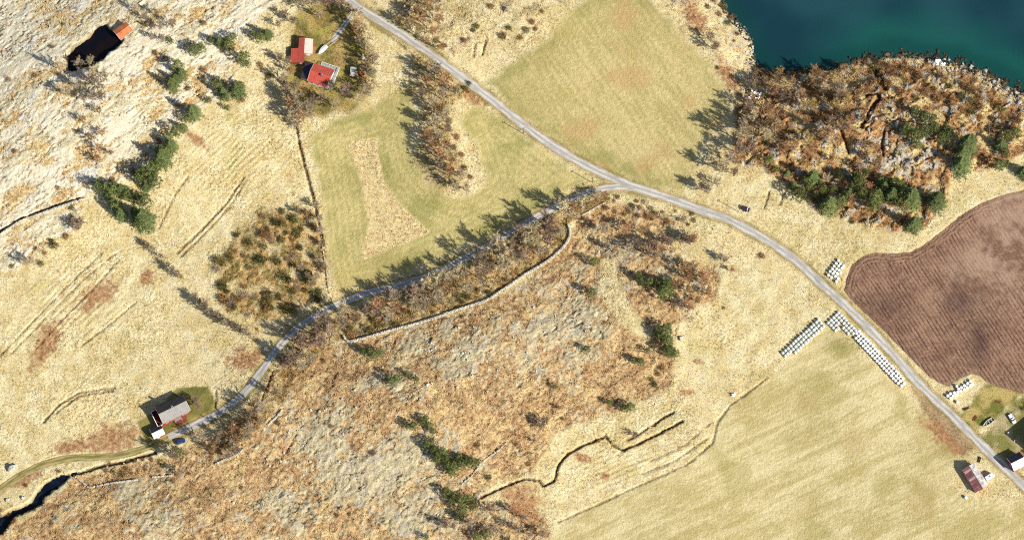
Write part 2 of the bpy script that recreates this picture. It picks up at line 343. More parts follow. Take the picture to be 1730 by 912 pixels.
# --- ground colour
PX, PY = project(X, Y, Z)
def mx(a, b, t):
    return a + (b - a) * t[..., None]
def C(*c): return alb(*c)[None, None, :]
nL = fbm(X / 32, Y / 32, 3, 100); nM = fbm(X / 7, Y / 7, 3, 103); nS = fbm(X / 1.8, Y / 1.8, 2, 106, .7); nF = gnoise(X / 0.8, Y / 0.8, 108)
straw = mx(C(222, 199, 140), C(247, 233, 186), sst(-0.6, 0.7, nM * 0.7 + nS * 0.5 + nL * .5))
straw = mx(straw, C(236, 206, 142), 0.5 * sst(0.1, 0.7, nL + 0.3 * nM))
straw = mx(straw, C(212, 196, 130), 0.6 * sst(0.25, 0.75, fbm(X / 14, Y / 14, 3, 110)))
straw = mx(straw, C(168, 136, 86), 0.6 * sst(0.3, 0.75, nF * .7 + nS * .5))
col = straw
st1 = fbm(U / 30, V / 2.0, 3, 115); 
fd = fbm((X * .55 - Y * .83) / 18, (X * .83 + Y * .55) / 2.0, 3, 117)      # mowing streaks of the north-east field
fe = fbm((X * .90 + Y * .44) / 34, (-X * .44 + Y * .90) / 4.2, 4, 119, .6) * 1.3     # streaks of the south-east field
ne = mx(C(192, 176, 112), C(224, 203, 142), sst(-.6, .7, nL * .5 + nM * .4 + fd * .4 + nS * .4 + nF * .4))
egr = sst(50, 5, poly_sd(PXS, PYS, FIELD_NE)) * (1 - sst(1050, 1180, PXS) * .6)
ne = mx(ne, C(160, 154, 86), .75 * sst(.1, .8, egr * .7 + nM * .5 + nL * .3 - .1))
ne = ne * (1 + .05 * np.sin((X * .83 + Y * .55) * 2.1 + 2 * nM))[..., None]
ne = mx(ne, C(206, 166, 110), .5 * sst(.15, .6, fbm(X / 20, Y / 20, 2, 121)))
mid = mx(C(180, 168, 102), C(220, 202, 136), sst(-.6, .7, nL * .6 + nM * .4 + nS * .4 + nF * .4))
mid = mx(mid, C(162, 158, 88), .6 * sst(.0, .6, fbm(X / 16, Y / 16, 3, 123)))
mid = mx(mid, C(214, 190, 120), .5 * sst(430, 490, PYS))
sdm = poly_sd(PXS, PYS, FIELD_MID) + 2.5 * nM
mid = mid * (1 + .07 * np.sin(sdm * .55) * sst(-.3, .3, nL + .2))[..., None]
se = mx(C(200, 182, 120), C(237, 220, 166), sst(-.8, .8, fe * .8 + .35 * fbm((X * .90 + Y * .44) / 30, (-X * .44 + Y * .90) / 1.1, 2, 128) + nM * .35 + nL * .4 + nS * .4 + nF * .35))
se = mx(se, C(176, 162, 90), .5 * sst(.15, .6, fbm(X / 20, Y / 20, 3, 125) + fe * .2))
se = mx(se, C(190, 160, 100), .4 * sst(.25, .7, fbm(X / 26, Y / 26, 2, 127) + .3 * fe))
lawn = mx(C(122, 120, 62), C(160, 148, 82), sst(-.4, .5, nM))
col = mx(col, ne, m_ne); col = mx(col, mid, m_mid); col = mx(col, se, m_se)
pat = mx(C(226, 196, 138), C(240, 220, 164), sst(-.4, .5, nS))
col = mx(col, pat, m_patch)
# heath on the southern hill
rockb = mx(C(190, 174, 138), C(222, 206, 166), sst(-.5, .5, fbm(U / 4, V / 2, 3, 130)))
rockb = mx(rockb, C(192, 184, 166), .6 * sst(.12, .42, fbm(U / 9, V / 4, 3, 133)))
rockb = mx(rockb, C(212, 200, 152), .45 * sst(.0, .5, fbm(X / 6, Y / 6, 2, 134)))
heath = mx(C(190, 150, 104), C(228, 198, 144), sst(-.5, .6, nS * .7 + nM * .6))
heath = mx(heath, C(180, 138, 102), .55 * sst(.25, .7, fbm(X / 9, Y / 9, 3, 136)))
heath = mx(heath, C(168, 142, 84), .5 * sst(.2, .7, fbm(X / 5, Y / 5, 3, 138)))
heath = mx(heath, C(236, 206, 146), .7 * sst(.1, .6, fbm(X / 12, Y / 12, 3, 140)))
hb = mx(heath, rockb, bareb)
hb = mx(hb, C(104, 82, 58), .8 * crack)
hb = mx(hb, C(140, 106, 72), .45 * sst(.35, .8, nF * .8 + .4 * nS))
col = mx(col, hb, m_hb)
# wooded knoll, scrub, belts
hc = mx(C(144, 104, 70), C(208, 164, 110), sst(-.5, .6, nM * .6 + nS * .7))
hc = mx(hc, C(120, 106, 58), .6 * sst(.1, .6, fbm(X / 5, Y / 5, 3, 150)))
hc = mx(hc, C(224, 198, 138), .85 * sst(.0, .3, fbm(X / 8, Y / 8, 3, 152)))
hc = mx(hc, C(196, 186, 166), .9 * sst(.26, .36, fbm(X / 5, Y / 5, 3, 154) + .5 * np.exp(-((PXS - 1535) / 55) ** 2 - ((PYS - 265) / 26) ** 2)))
col = mx(col, hc, m_hc)
sdc = mx(C(164, 132, 82), C(214, 178, 116), sst(-.5, .6, nM * .6 + nS * .7))
sdc = mx(sdc, C(130, 120, 66), .75 * sst(-.1, .4, fbm(X / 6, Y / 6, 3, 156)))
sdc = mx(sdc, mx(straw, C(214, 204, 180), sst(.1, .4, fbm(X / 5, Y / 5, 3, 157))), m_re * .6)
col = mx(col, sdc, np.clip(m_sd, 0, 1)); col = mx(col, mx(mx(hc, sdc, m_sd * 0 + .6), straw, .5 * sst(.0, .4, fbm(X / 6, Y / 6, 3, 159))), m_belt)
col = mx(col, mx(straw, sdc, m_sd * 0 + .75), m_cl * .7)
col = mx(col, mx(straw, hc, sst(0.0, .4, nM)), m_sf * .6)
col = mx(col, C(208, 204, 190), sst(1180, 1215, PXS) * m_sf * sst(.35, .5, fbm(X / 3, Y / 3, 3, 158)))
# north-western slabs
rocka = mx(C(212, 198, 158), C(242, 230, 196), sst(-.5, .5, fbm(U / 7, V / 2.2, 3, 160)))
rocka = mx(rocka, C(230, 226, 212), .75 * sst(.15, .45, fbm(U / 18, V / 7, 3, 163)))
turfa = mx(C(206, 172, 116), C(240, 214, 158), sst(-.5, .6, nM * .5 + nS * .8))
turfa = mx(turfa, C(182, 144, 96), .4 * sst(.25, .7, fbm(X / 4, Y / 4, 3, 166)))
ra = mx(turfa, rocka, bare)
ra = mx(ra, mx(C(232, 218, 184), C(248, 238, 210), sst(-.4, .4, fbm(U / 6, V / 2, 3, 161))), slab * .9)
ra = mx(ra, C(130, 104, 72), .6 * crack_a)
ra = mx(ra, C(158, 128, 88), .4 * (1 - .85 * slab) * sst(.35, .8, nF * .8 + .4 * nS))
col = mx(col, ra, m_rock)
# gardens, lawns, yard
gar = mx(C(120, 112, 52), C(186, 160, 92), sst(-.4, .5, nM + .4 * nS))
gar = mx(gar, C(178, 138, 84), .7 * sst(.1, .5, fbm(X / 6, Y / 6, 3, 170)))
gar = mx(gar, C(164, 160, 58), .6 * sst(.2, .5, fbm(X / 7, Y / 7, 3, 172)))
col = mx(col, gar, m_gar * .92); col = mx(col, lawn, m_lawn)
col = mx(col, mx(C(146, 140, 78), C(204, 184, 140), sst(-.3, .5, nM)), m_yd); col = mx(col, mx(C(128, 126, 60), C(200, 176, 108), sst(-.3, .4, nM)), m_yg)
col = mx(col, C(168, 134, 98), m_vs * .8)
# mown greener ring by the bale clamps, tractor tracks at the gateway
col = mx(col, C(150, 140, 70), .8 * np.exp(-((PXS - 1420) / 26) ** 2 - ((PYS - 585) / 16) ** 2))
col = mx(col, C(150, 116, 78), .7 * np.exp(-((PXS - 1622) / 34) ** 2 - ((PYS - 762) / 11) ** 2) * sst(-.3, .3, nS))
# rush beds
for (c, a, b, an) in RED:
    dx = PXS - c[0]; dy = -(PYS - c[1]); ct, s_ = math.cos(R(an)), math.sin(R(an))
    u = (dx * ct + dy * s_) / a; v = (-dx * s_ + dy * ct) / b
    e = np.sqrt(u * u + v * v) + .45 * fbm(X / 4, Y / 4, 3, 180) + .15 * nS
    red = mx(C(160, 106, 70), C(200, 150, 102), sst(-.4, .5, nS))
    col = mx(col, red, .8 * sst(1.25, .5, e))
# ploughed bed, verges, wheel-worn road edges
col = mx(col, C(158, 128, 96), m_pl)
vg = sst(15, 8, d_road) * (1 - m_belt * .5)
col = mx(col, mx(C(134, 124, 66), C(206, 176, 110), sst(-.3, .4, nM + .4 * nS)), vg * .75)
# ditch and rut floors get a darker brown; behind the boundary wall it paints shade
for pts, hw, dep in DITCHES_AND_SHADE:
    if dep >= .25:
        d = line_d(PXS, PYS, pts, 20) + 1.3 * gnoise(X / 2.2, Y / 2.2, 80)
        col = mx(col, C(104, 72, 44), (.85 if dep >= .8 else .5) * sst(hw * .9, hw * .3, d + (0 if dep >= .8 else 1.2 * nM)) * (1 - m_smooth))
for poly in (POND, POOL):
    col = mx(col, C(70, 46, 30), sst(-2, 3, poly_sd(PXS, PYS, poly, 20)))
# shore: pale stone above the tide mark, dark wrack below
pale = sst(26, 4, -sw) * (sw < 0) * sst(-.1, .25, fbm(X / 3, Y / 3, 3, 190))
col = mx(col, C(212, 200, 176), pale * .85 * sst(1285, 1240, PXS) + pale * .8 * sst(1430, 1500, PXS))
wrack = sst(-9 * sst(1400, 1480, PXS) - 1, 2, sw + 3 * nM)
col = mx(col, mx(C(44, 38, 26), C(84, 72, 48), sst(-.2, .5, nS)), wrack)
col = mx(col, mx(C(30, 44, 40), C(40, 70, 58), sst(-.4, .4, nM)), sst(4, 22, sw))
col = np.clip(col, 0.004, 0.8)

def grid_mesh(name, Xg, Yg, Zg, colour=None, cull=None, weight=None):
    ny, nx = Xg.shape
    co = np.stack([Xg, Yg, Zg], -1).reshape(-1, 3).astype(np.float32)
    idx = np.arange(ny * nx, dtype=np.int32).reshape(ny, nx)
    q = np.stack([idx[:-1, :-1], idx[:-1, 1:], idx[1:, 1:], idx[1:, :-1]], -1).reshape(-1, 4)
    if cull is not None:
        q = q[cull.reshape(-1)]
        used = np.unique(q); remap = np.full(ny * nx, -1, np.int32); remap[used] = np.arange(len(used))
        q = remap[q]; co = co[used]
        if colour is not None: colour = colour.reshape(-1, 3)[used]
    me = bpy.data.meshes.new(name)
    me.vertices.add(len(co)); me.vertices.foreach_set('co', co.ravel())
    me.loops.add(q.size); me.loops.foreach_set('vertex_index', q.ravel().astype(np.int32))
    me.polygons.add(len(q)); me.polygons.foreach_set('loop_start', np.arange(0, q.size, 4, dtype=np.int32))
    me.polygons.foreach_set('use_smooth', np.ones(len(q), bool))
    me.update(calc_edges=True)
    if colour is not None: set_col(me, colour.reshape(-1, 3), weight)
    return me
def set_col(me, c, w=None):
    a = me.attributes.new('Col', 'FLOAT_COLOR', 'POINT')
    b = np.ones((len(c), 4), np.float32); b[:, :3] = c
    if w is not None: b[:, 3] = w
    a.data.foreach_set('color', b.ravel())

# ------------------------------------------------------------------ materials
def new_mat(name):
    m = bpy.data.materials.new(name); m.use_nodes = True
    nt = m.node_tree; b = nt.nodes['Principled BSDF']
    return m, nt, b
def setc(b, c): b.inputs['Base Color'].default_value = (float(c[0]), float(c[1]), float(c[2]), 1)
def attr_mat(name, scale=3.0, amt=0.35, bump=0.3, bscale=2.2, rough=0.95):
    m, nt, b = new_mat(name)
    at = nt.nodes.new('ShaderNodeAttribute'); at.attribute_name = 'Col'
    tc = nt.nodes.new('ShaderNodeTexCoord')
    n = nt.nodes.new('ShaderNodeTexNoise'); n.inputs['Scale'].default_value = scale; n.inputs['Detail'].default_value = 5; n.inputs['Roughness'].default_value = .7
    nt.links.new(tc.outputs['Object'], n.inputs['Vector'])
    mr = nt.nodes.new('ShaderNodeMapRange'); mr.inputs[1].default_value = .34; mr.inputs[2].default_value = .64
    mr.inputs[3].default_value = 1 - amt; mr.inputs[4].default_value = 1 + amt * .8
    nt.links.new(n.outputs['Fac'], mr.inputs[0])
    mw = nt.nodes.new('ShaderNodeMix'); mw.inputs[2].default_value = 1.0     # grain is weaker on mown ground
    nt.links.new(at.outputs['Alpha'], mw.inputs[0]); nt.links.new(mr.outputs[0], mw.inputs[3])
    mul = nt.nodes.new('ShaderNodeVectorMath'); mul.operation = 'SCALE'
    nt.links.new(at.outputs['Color'], mul.inputs[0]); nt.links.new(mw.outputs[0], mul.inputs['Scale'])
    nt.links.new(mul.outputs[0], b.inputs['Base Color'])
    b.inputs['Roughness'].default_value = rough; b.inputs['Specular IOR Level'].default_value = .15
    if bump:
        n2 = nt.nodes.new('ShaderNodeTexNoise'); n2.inputs['Scale'].default_value = bscale; n2.inputs['Detail'].default_value = 4; n2.inputs['Roughness'].default_value = .65
        nt.links.new(tc.outputs['Object'], n2.inputs['Vector'])
        bp = nt.nodes.new('ShaderNodeBump'); bp.inputs['Strength'].default_value = 1.0; bp.inputs['Distance'].default_value = bump
        nt.links.new(n2.outputs['Fac'], bp.inputs['Height']); nt.links.new(bp.outputs[0], b.inputs['Normal'])
    return m
def mat(name, c, rough=.8, amt=.25, scale=1.5, objrand=0.0, spec=.3, metal=0.0, c2=None, bump=0.0):
    m, nt, b = new_mat(name)
    tc = nt.nodes.new('ShaderNodeTexCoord')
    n = nt.nodes.new('ShaderNodeTexNoise'); n.inputs['Scale'].default_value = scale; n.inputs['Detail'].default_value = 4
    nt.links.new(tc.outputs['Object'], n.inputs['Vector'])
    mixn = nt.nodes.new('ShaderNodeMix'); mixn.data_type = 'RGBA'
    ca_ = np.array(c, float); cb = np.array(c2, float) if c2 is not None else ca_ * (1 - amt)
    if c2 is None: ca_ = np.minimum(ca_ * (1 + amt * .5), .85)
    mixn.inputs[6].default_value = (*ca_, 1); mixn.inputs[7].default_value = (*cb, 1)
    mr = nt.nodes.new('ShaderNodeMapRange'); mr.inputs[1].default_value = .35; mr.inputs[2].default_value = .65
    nt.links.new(n.outputs['Fac'], mr.inputs[0]); nt.links.new(mr.outputs[0], mixn.inputs[0])
    out = mixn.outputs[2]
    if objrand:
        oi = nt.nodes.new('ShaderNodeObjectInfo')
        hs = nt.nodes.new('ShaderNodeHueSaturation')
        m1 = nt.nodes.new('ShaderNodeMapRange'); m1.inputs[3].default_value = 1 - objrand; m1.inputs[4].default_value = 1 + objrand
        nt.links.new(oi.outputs['Random'], m1.inputs[0]); nt.links.new(m1.outputs[0], hs.inputs['Value'])
        m2 = nt.nodes.new('ShaderNodeMath'); m2.operation = 'MULTIPLY'; m2.inputs[1].default_value = 7.31
        m3 = nt.nodes.new('ShaderNodeMath'); m3.operation = 'FRACT'
        m4 = nt.nodes.new('ShaderNodeMapRange'); m4.inputs[3].default_value = .497; m4.inputs[4].default_value = .516
        nt.links.new(oi.outputs['Random'], m2.inputs[0]); nt.links.new(m2.outputs[0], m3.inputs[0]); nt.links.new(m3.outputs[0], m4.inputs[0]); nt.links.new(m4.outputs[0], hs.inputs['Hue'])
        nt.links.new(out, hs.inputs['Color']); out = hs.outputs[0]
    nt.links.new(out, b.inputs['Base Color'])
    b.inputs['Roughness'].default_value = rough; b.inputs['Specular IOR Level'].default_value = spec; b.inputs['Metallic'].default_value = metal
    if bump:
        bp = nt.nodes.new('ShaderNodeBump'); bp.inputs['Distance'].default_value = bump
        nt.links.new(n.outputs['Fac'], bp.inputs['Height']); nt.links.new(bp.outputs[0], b.inputs['Normal'])
    return m
M = {}
M['ground'] = attr_mat('ground', 1.9, .42, .32, 1.9)
M['tuft'] = attr_mat('tuft', 5.0, .3, 0)
M['soil'] = attr_mat('soil', 2.2, .3, .12, 4.0)
M['gravel'] = attr_mat('gravel', 1.6, .16, .02, 6.0)
M['stone'] = mat('stone', alb(214, 206, 190), .9, .35, 1.2, .18, .2)
M['wallstone'] = mat('wallstone', alb(226, 216, 198), .9, .4, .9, .1, .2)
M['wrackstone'] = mat('wrackstone', alb(84, 74, 56), .8, .5, 1.0, .3, .3)
M['bale'] = mat('bale', (.78, .78, .76), .35, .16, 2.2, .10, .45, bump=.05)
M['balegreen'] = mat('bale_pale', (.70, .72, .65), .4, .2, 2.2, .10, .45, bump=.05)
M['bark'] = mat('bark', alb(206, 190, 166), .9, .4, 3, .25, .1)
M['barkdark'] = mat('bark_dark', alb(140, 120, 100), .9, .4, 3, .25, .1)
for k, c in {'purple': (184, 156, 132), 'rust': (206, 160, 118), 'tan': (238, 216, 172), 'grey': (210, 188, 158), 'gold': (226, 190, 128)}.items():
    M['twig_' + k] = mat('twig_' + k, alb(*c), .95, .35, .9, .25, .05)
M['spruce'] = mat('spruce_needles', alb(132, 142, 86), .9, .45, 1.1, .22, .08)
M['pine'] = mat('pine_needles', alb(138, 146, 84), .9, .45, .9, .25, .08)
M['olive'] = mat('olive_leaf', alb(146, 132, 74), .95, .4, .9, .3, .05)
M['brownleaf'] = mat('brown_leaf', alb(178, 130, 86), .95, .4, .9, .3, .05)
M['juniper'] = mat('juniper_leaf', alb(112, 112, 62), .95, .4, .9, .25, .05)
M['red_wall'] = mat('red_paint', alb(196, 66, 46), .75, .15, 1, 0, .2)
M['redbrown'] = mat('red_brown_boards', alb(140, 78, 58), .85, .2, 1, 0, .2)
M['darkred'] = mat('dark_red_boards', alb(120, 52, 40), .85, .2, 1)
M['red_roof'] = mat('red_roof', alb(220, 100, 82), .6, .14, .8, 0, .3)
M['grey_roof'] = mat('grey_roof', alb(160, 156, 148), .6, .14, .9, 0, .3)
M['dark_shaded_roof'] = mat('dark_shaded_roof', alb(70, 66, 82), .5, .15, .9, 0, .4)  # shade put into the colour of north slopes and the wing; also chimney cap
M['white_roof'] = mat('white_sheet_roof', alb(246, 242, 232), .5, .08, .7, 0, .4)
M['weather_roof'] = mat('weathered_sheet', alb(232, 226, 216), .6, .3, .55, 0, .3, c2=alb(160, 156, 150))
M['pink_roof'] = mat('faded_red_sheet', alb(206, 142, 140), .7, .2, .6, 0, .25, c2=alb(176, 108, 108))
M['pink_sheet'] = mat('old_red_sheet', alb(170, 98, 100), .7, .2, .8)
M['pink_wall'] = mat('faded_red_wall', alb(226, 160, 136), .85, .2, .8)
M['pale_roof'] = mat('pale_pink_sheet', alb(240, 212, 194), .6, .12, .8, 0, .3)
M['rust_roof'] = mat('rusty_sheet', alb(232, 144, 84), .7, .3, .5, 0, .3, c2=alb(196, 100, 66))
M['white'] = mat('white_paint', (.78, .78, .76), .6, .05, 2, 0, .3)
M['bluegrey'] = mat('bluegrey_wall', alb(176, 180, 188), .85, .2, 1)
M['deck'] = mat('grey_deck', alb(178, 176, 164), .8, .15, 1)
M['wood'] = mat('weathered_wood', alb(196, 172, 140), .85, .3, 2)
M['darkwood'] = mat('dark_wood', alb(96, 74, 56), .85, .3, 2)
M['black'] = mat('black_rubber', (.02, .02, .022), .8, .2, 2)
M['darktarp'] = mat('dark_tarp', alb(62, 48, 58), .55, .25, 2, 0, .4)
M['carblue'] = mat('blue_paint', (.02, .04, .14), .2, .05, 1, 0, .6)
M['glass'] = mat('window_glass', (.03, .04, .05), .06, .05, 1, 0, .8)
M['boat'] = mat('boat_hull', alb(206, 208, 190), .6, .12, 2)
M['boatgreen'] = mat('boat_inside', alb(72, 84, 54), .8, .2, 2)
M['tarred'] = mat('tarred_pole', alb(120, 92, 68), .85, .3, 2)
M['metal'] = mat('metal', (.45, .46, .47), .4, .1, 2, 0, .5, .6)
M['redpaint'] = mat('red_machine', alb(190, 74, 66), .5, .15, 2)
M['straw'] = mat('straw', alb(232, 212, 160), .95, .25, 2, 0, .05, bump=.05)

def water_mat(name, deep, shallow, rough):
    m, nt, b = new_mat(name)
    at = nt.nodes.new('ShaderNodeAttribute'); at.attribute_name = 'Col'
    nt.links.new(at.outputs['Color'], b.inputs['Base Color'])
    b.inputs['Roughness'].default_value = rough; b.inputs['IOR'].default_value = 1.33
    tc = nt.nodes.new('ShaderNodeTexCoord')
    n = nt.nodes.new('ShaderNodeTexNoise'); n.inputs['Scale'].default_value = .9; n.inputs['Detail'].default_value = 4
    nt.links.new(tc.outputs['Object'], n.inputs['Vector'])
    bp = nt.nodes.new('ShaderNodeBump'); bp.inputs['Distance'].default_value = .12
    nt.links.new(n.outputs['Fac'], bp.inputs['Height']); nt.links.new(bp.outputs[0], b.inputs['Normal'])
    return m
M['water'] = water_mat('water', 0, 0, .12)

# ------------------------------------------------------------------ object helpers
def obj(name, me, m=None, parent=None, loc=None, rot=None):
    o = bpy.data.objects.new(name, me); COL.objects.link(o)
    if m is not None and me is not None and not me.materials: me.materials.append(m)
    if parent is not None: o.parent = parent
    if loc is not None: o.location = loc
    if rot is not None: o.rotation_euler = rot
    return o
def tag(o, label, cat, group=None):
    o['label'] = label; o['category'] = cat
    if group: o['group'] = group
    return o
def thing(name, label, cat, loc, rotz=0.0, group=None, scale=1.0):
    o = bpy.data.objects.new(name, None); COL.objects.link(o)
    o.empty_display_size = .3
    o.location = loc; o.rotation_euler = (0, 0, rotz); o.scale = (scale, scale, scale)
    return tag(o, label, cat, group)
def struct(o): o['kind'] = 'structure'; return o
def stuff(o): o['kind'] = 'stuff'; return o
class MB:
    def __init__(s): s.v = []; s.f = []
    def add(s, vs, fs):
        n = len(s.v); s.v += [tuple(p) for p in vs]; s.f += [tuple(i + n for i in f) for f in fs]; return s
    def box(s, x0, x1, y0, y1, z0, z1, mtx=None):
        vs = [Vector(p) for p in ((x0, y0, z0), (x1, y0, z0), (x1, y1, z0), (x0, y1, z0), (x0, y0, z1), (x1, y0, z1), (x1, y1, z1), (x0, y1, z1))]
        if mtx is not None: vs = [mtx @ p for p in vs]
        return s.add(vs, [(0, 3, 2, 1), (4, 5, 6, 7), (0, 1, 5, 4), (1, 2, 6, 5), (2, 3, 7, 6), (3, 0, 4, 7)])
    def tube(s, p0, p1, r0, r1, n=5, cap=True):
        p0 = Vector(p0); p1 = Vector(p1); d = (p1 - p0)
        if d.length < 1e-6: return s
        q = d.to_track_quat('Z', 'Y'); vs = []
        for p, r in ((p0, r0), (p1, r1)):
            for i in range(n):
                a = 2 * math.pi * i / n
                vs.append(p + q @ Vector((r * math.cos(a), r * math.sin(a), 0)))
        fs = [(i, (i + 1) % n, n + (i + 1) % n, n + i) for i in range(n)]
        if cap: fs += [tuple(range(n - 1, -1, -1)), tuple(range(n, 2 * n))]
        return s.add(vs, fs)
    def blade(s, p, d, L, w, r, flat=False):
        """a single tapering twig or needle blade"""
        d = d.normalized(); a = Vector((r.gauss(0, 1), r.gauss(0, 1), r.gauss(0, 1))).cross(d)
        if flat: a = d.cross(Vector((r.gauss(0, .35), r.gauss(0, .35), 1)))
        if a.length < 1e-4: a = Vector((1, 0, 0))
        a = a.normalized() * w * .5
        return s.add([p - a, p + a, p + d * L], [(0, 1, 2)])
    def mesh(s, name, m=None, smooth=False):
        me = bpy.data.meshes.new(name); me.from_pydata(s.v, [], s.f); me.update()
        if m is not None: me.materials.append(m)
        if smooth: me.polygons.foreach_set('use_smooth', np.ones(len(me.polygons), bool))
        return me

# ------------------------------------------------------------------ ground, water, road sheets
grain = np.clip(.95 - .5 * m_rock * slab - .6 * m_field - .45 * m_straw * (1 - np.clip(tuss_amp, 0, 1)), .25, 1)
ground = struct(obj('ground', grid_mesh('ground', X, Y, Z, col, None, grain.ravel()), M['ground']))

def flat_sheet(name, px_poly, lv, colour_fn, step=2.0, grow=6.0, lim=None):
    a = np.array(px_poly, float)
    if lim is None: lim = (a[:, 0].min() - grow, a[:, 0].max() + grow, a[:, 1].min() - grow, a[:, 1].max() + grow)
    x0, y1 = unproject(lim[0], lim[2], lv); x1, y0 = unproject(lim[1], lim[3], lv)
    gx = np.arange(x0, x1 + step, step); gy = np.arange(y0, y1 + step, step)
    XX, YY = np.meshgrid(gx, gy); qx, qy = project(XX, YY, lv)
    sd = poly_sd(qx, qy, px_poly, 200)
    cen = (sd[:-1, :-1] + sd[1:, 1:]) / 2 > -grow
    return grid_mesh(name, XX, YY, np.full(XX.shape, lv), colour_fn(XX, YY, sd), cen)
def sea_col(x, y, sd):
    n = fbm(x / 14, y / 14, 3, 200); n2 = fbm(x / 40, y / 40, 2, 203)
    c = mx(C(24, 60, 70), C(36, 76, 84), sst(-.5, .5, n2 + .3 * n))
    c = mx(c, C(30, 94, 84), .8 * sst(90, 20, sd + 14 * n) * sst(1330, 1480, project(x, y, 0)[0]))
    c = mx(c, C(18, 66, 62), .6 * sst(34, 10, sd + 8 * n))
    return c
def dark_col(x, y, sd):
    return mx(C(14, 16, 24), C(30, 18, 14), sst(-.3, .5, fbm(x / 6, y / 6, 2, 205)))
def pool_col(x, y, sd):
    return mx(C(16, 22, 34), C(34, 44, 58), sst(-.2, .6, fbm(x / 3, y / 3, 3, 206)))
struct(obj('fjord_water', flat_sheet('fjord_water', WATER, 0.0, sea_col, 2.5, 16, (1120, 2300, -900, 330)), M['water']))
struct(obj('pond_water', flat_sheet('pond_water', POND, LV_POND, dark_col, .8, 7), M['water']))
struct(obj('stream_water', flat_sheet('stream_water', POOL, LV_POOL, pool_col, .8, 7), M['water']))

def strip(name, pts, width, kind, lift=.05):
    """gravel or track sheet along a pixel line, at true width in metres"""
    wp = []
    for p in pts:
        z = ZREF
        for _ in range(5):
            x, y = unproject(p[0], p[1], z); z = float(smooth_height(np.array([x]), np.array([y]))[0])
        wp.append((float(x), float(y)))
    wp = np.array(wp)
    seg = np.linalg.norm(np.diff(wp, axis=0), axis=1); s = np.concatenate([[0], np.cumsum(seg)])
    n = int(s[-1] / .8); t = np.linspace(0, s[-1], n)
    cx = np.interp(t, s, wp[:, 0]); cy = np.interp(t, s, wp[:, 1])
    tx = np.gradient(cx); ty = np.gradient(cy); ln = np.hypot(tx, ty); nx_, ny_ = -ty / ln, tx / ln
    K = 13; uu = np.linspace(-1, 1, K)
    w = width * .5 * (1 + .16 * gnoise(t / 6.0, t * 0 + .37, 210) + .10 * gnoise(t / 1.3, t * 0 + 5.1, 211))
    XX = cx[:, None] + nx_[:, None] * uu * w[:, None]; YY = cy[:, None] + ny_[:, None] * uu * w[:, None]
    ZZ = smooth_height(XX, YY)
    ZZ = ZZ + lift - .10 * np.abs(uu) ** 6 - .03 * np.exp(-((np.abs(uu) - .45) / .2) ** 2)
    T = np.repeat(t[:, None], K, 1); UU = np.repeat(uu[None], n, 0)
    n1 = fbm(T / 6, UU * 1.5, 3, 213); n2 = fbm(T / 1.5, UU * 3, 2, 216)
    if kind == 'gravel':
        c = mx(C(184, 178, 166), C(216, 210, 200), sst(-.5, .5, n1 + .4 * n2))
        c = mx(c, C(230, 226, 218), .75 * np.exp(-((np.abs(UU) - .42) / .17) ** 2) * sst(-.7, .2, n1))
        c = mx(c, C(164, 156, 132), .7 * np.exp(-(UU / .17) ** 2) * sst(-.5, .3, n1))
        c = mx(c, C(158, 152, 142), .5 * sst(.3, .6, fbm(T / 9, UU * 1.2, 2, 218)))
        c = mx(c, C(186, 164, 120), sst(.66, .95, np.abs(UU) + .22 * n2))
    else:
        c = mx(C(132, 126, 70), C(168, 152, 90), sst(-.4, .4, n1 + n2 * .5))
        c = mx(c, C(206, 184, 134), .85 * np.exp(-((np.abs(UU) - .55) / .2) ** 2) * sst(-.6, .2, n1))
        c = mx(c, C(196, 170, 112), sst(.8, 1.0, np.abs(UU)))
    return struct(obj(name, grid_mesh(name, XX, YY, ZZ, c), M['gravel']))
strip('gravel_road', road_pts, 4.1, 'gravel', .06)
strip('gravel_lane', lane_pts, 3.5, 'gravel', .045)
strip('grass_track', track_pts, 3.2, 'track', .03)
strip('garden_path', smooth_line(DRIVE), 2.8, 'gravel', .03)

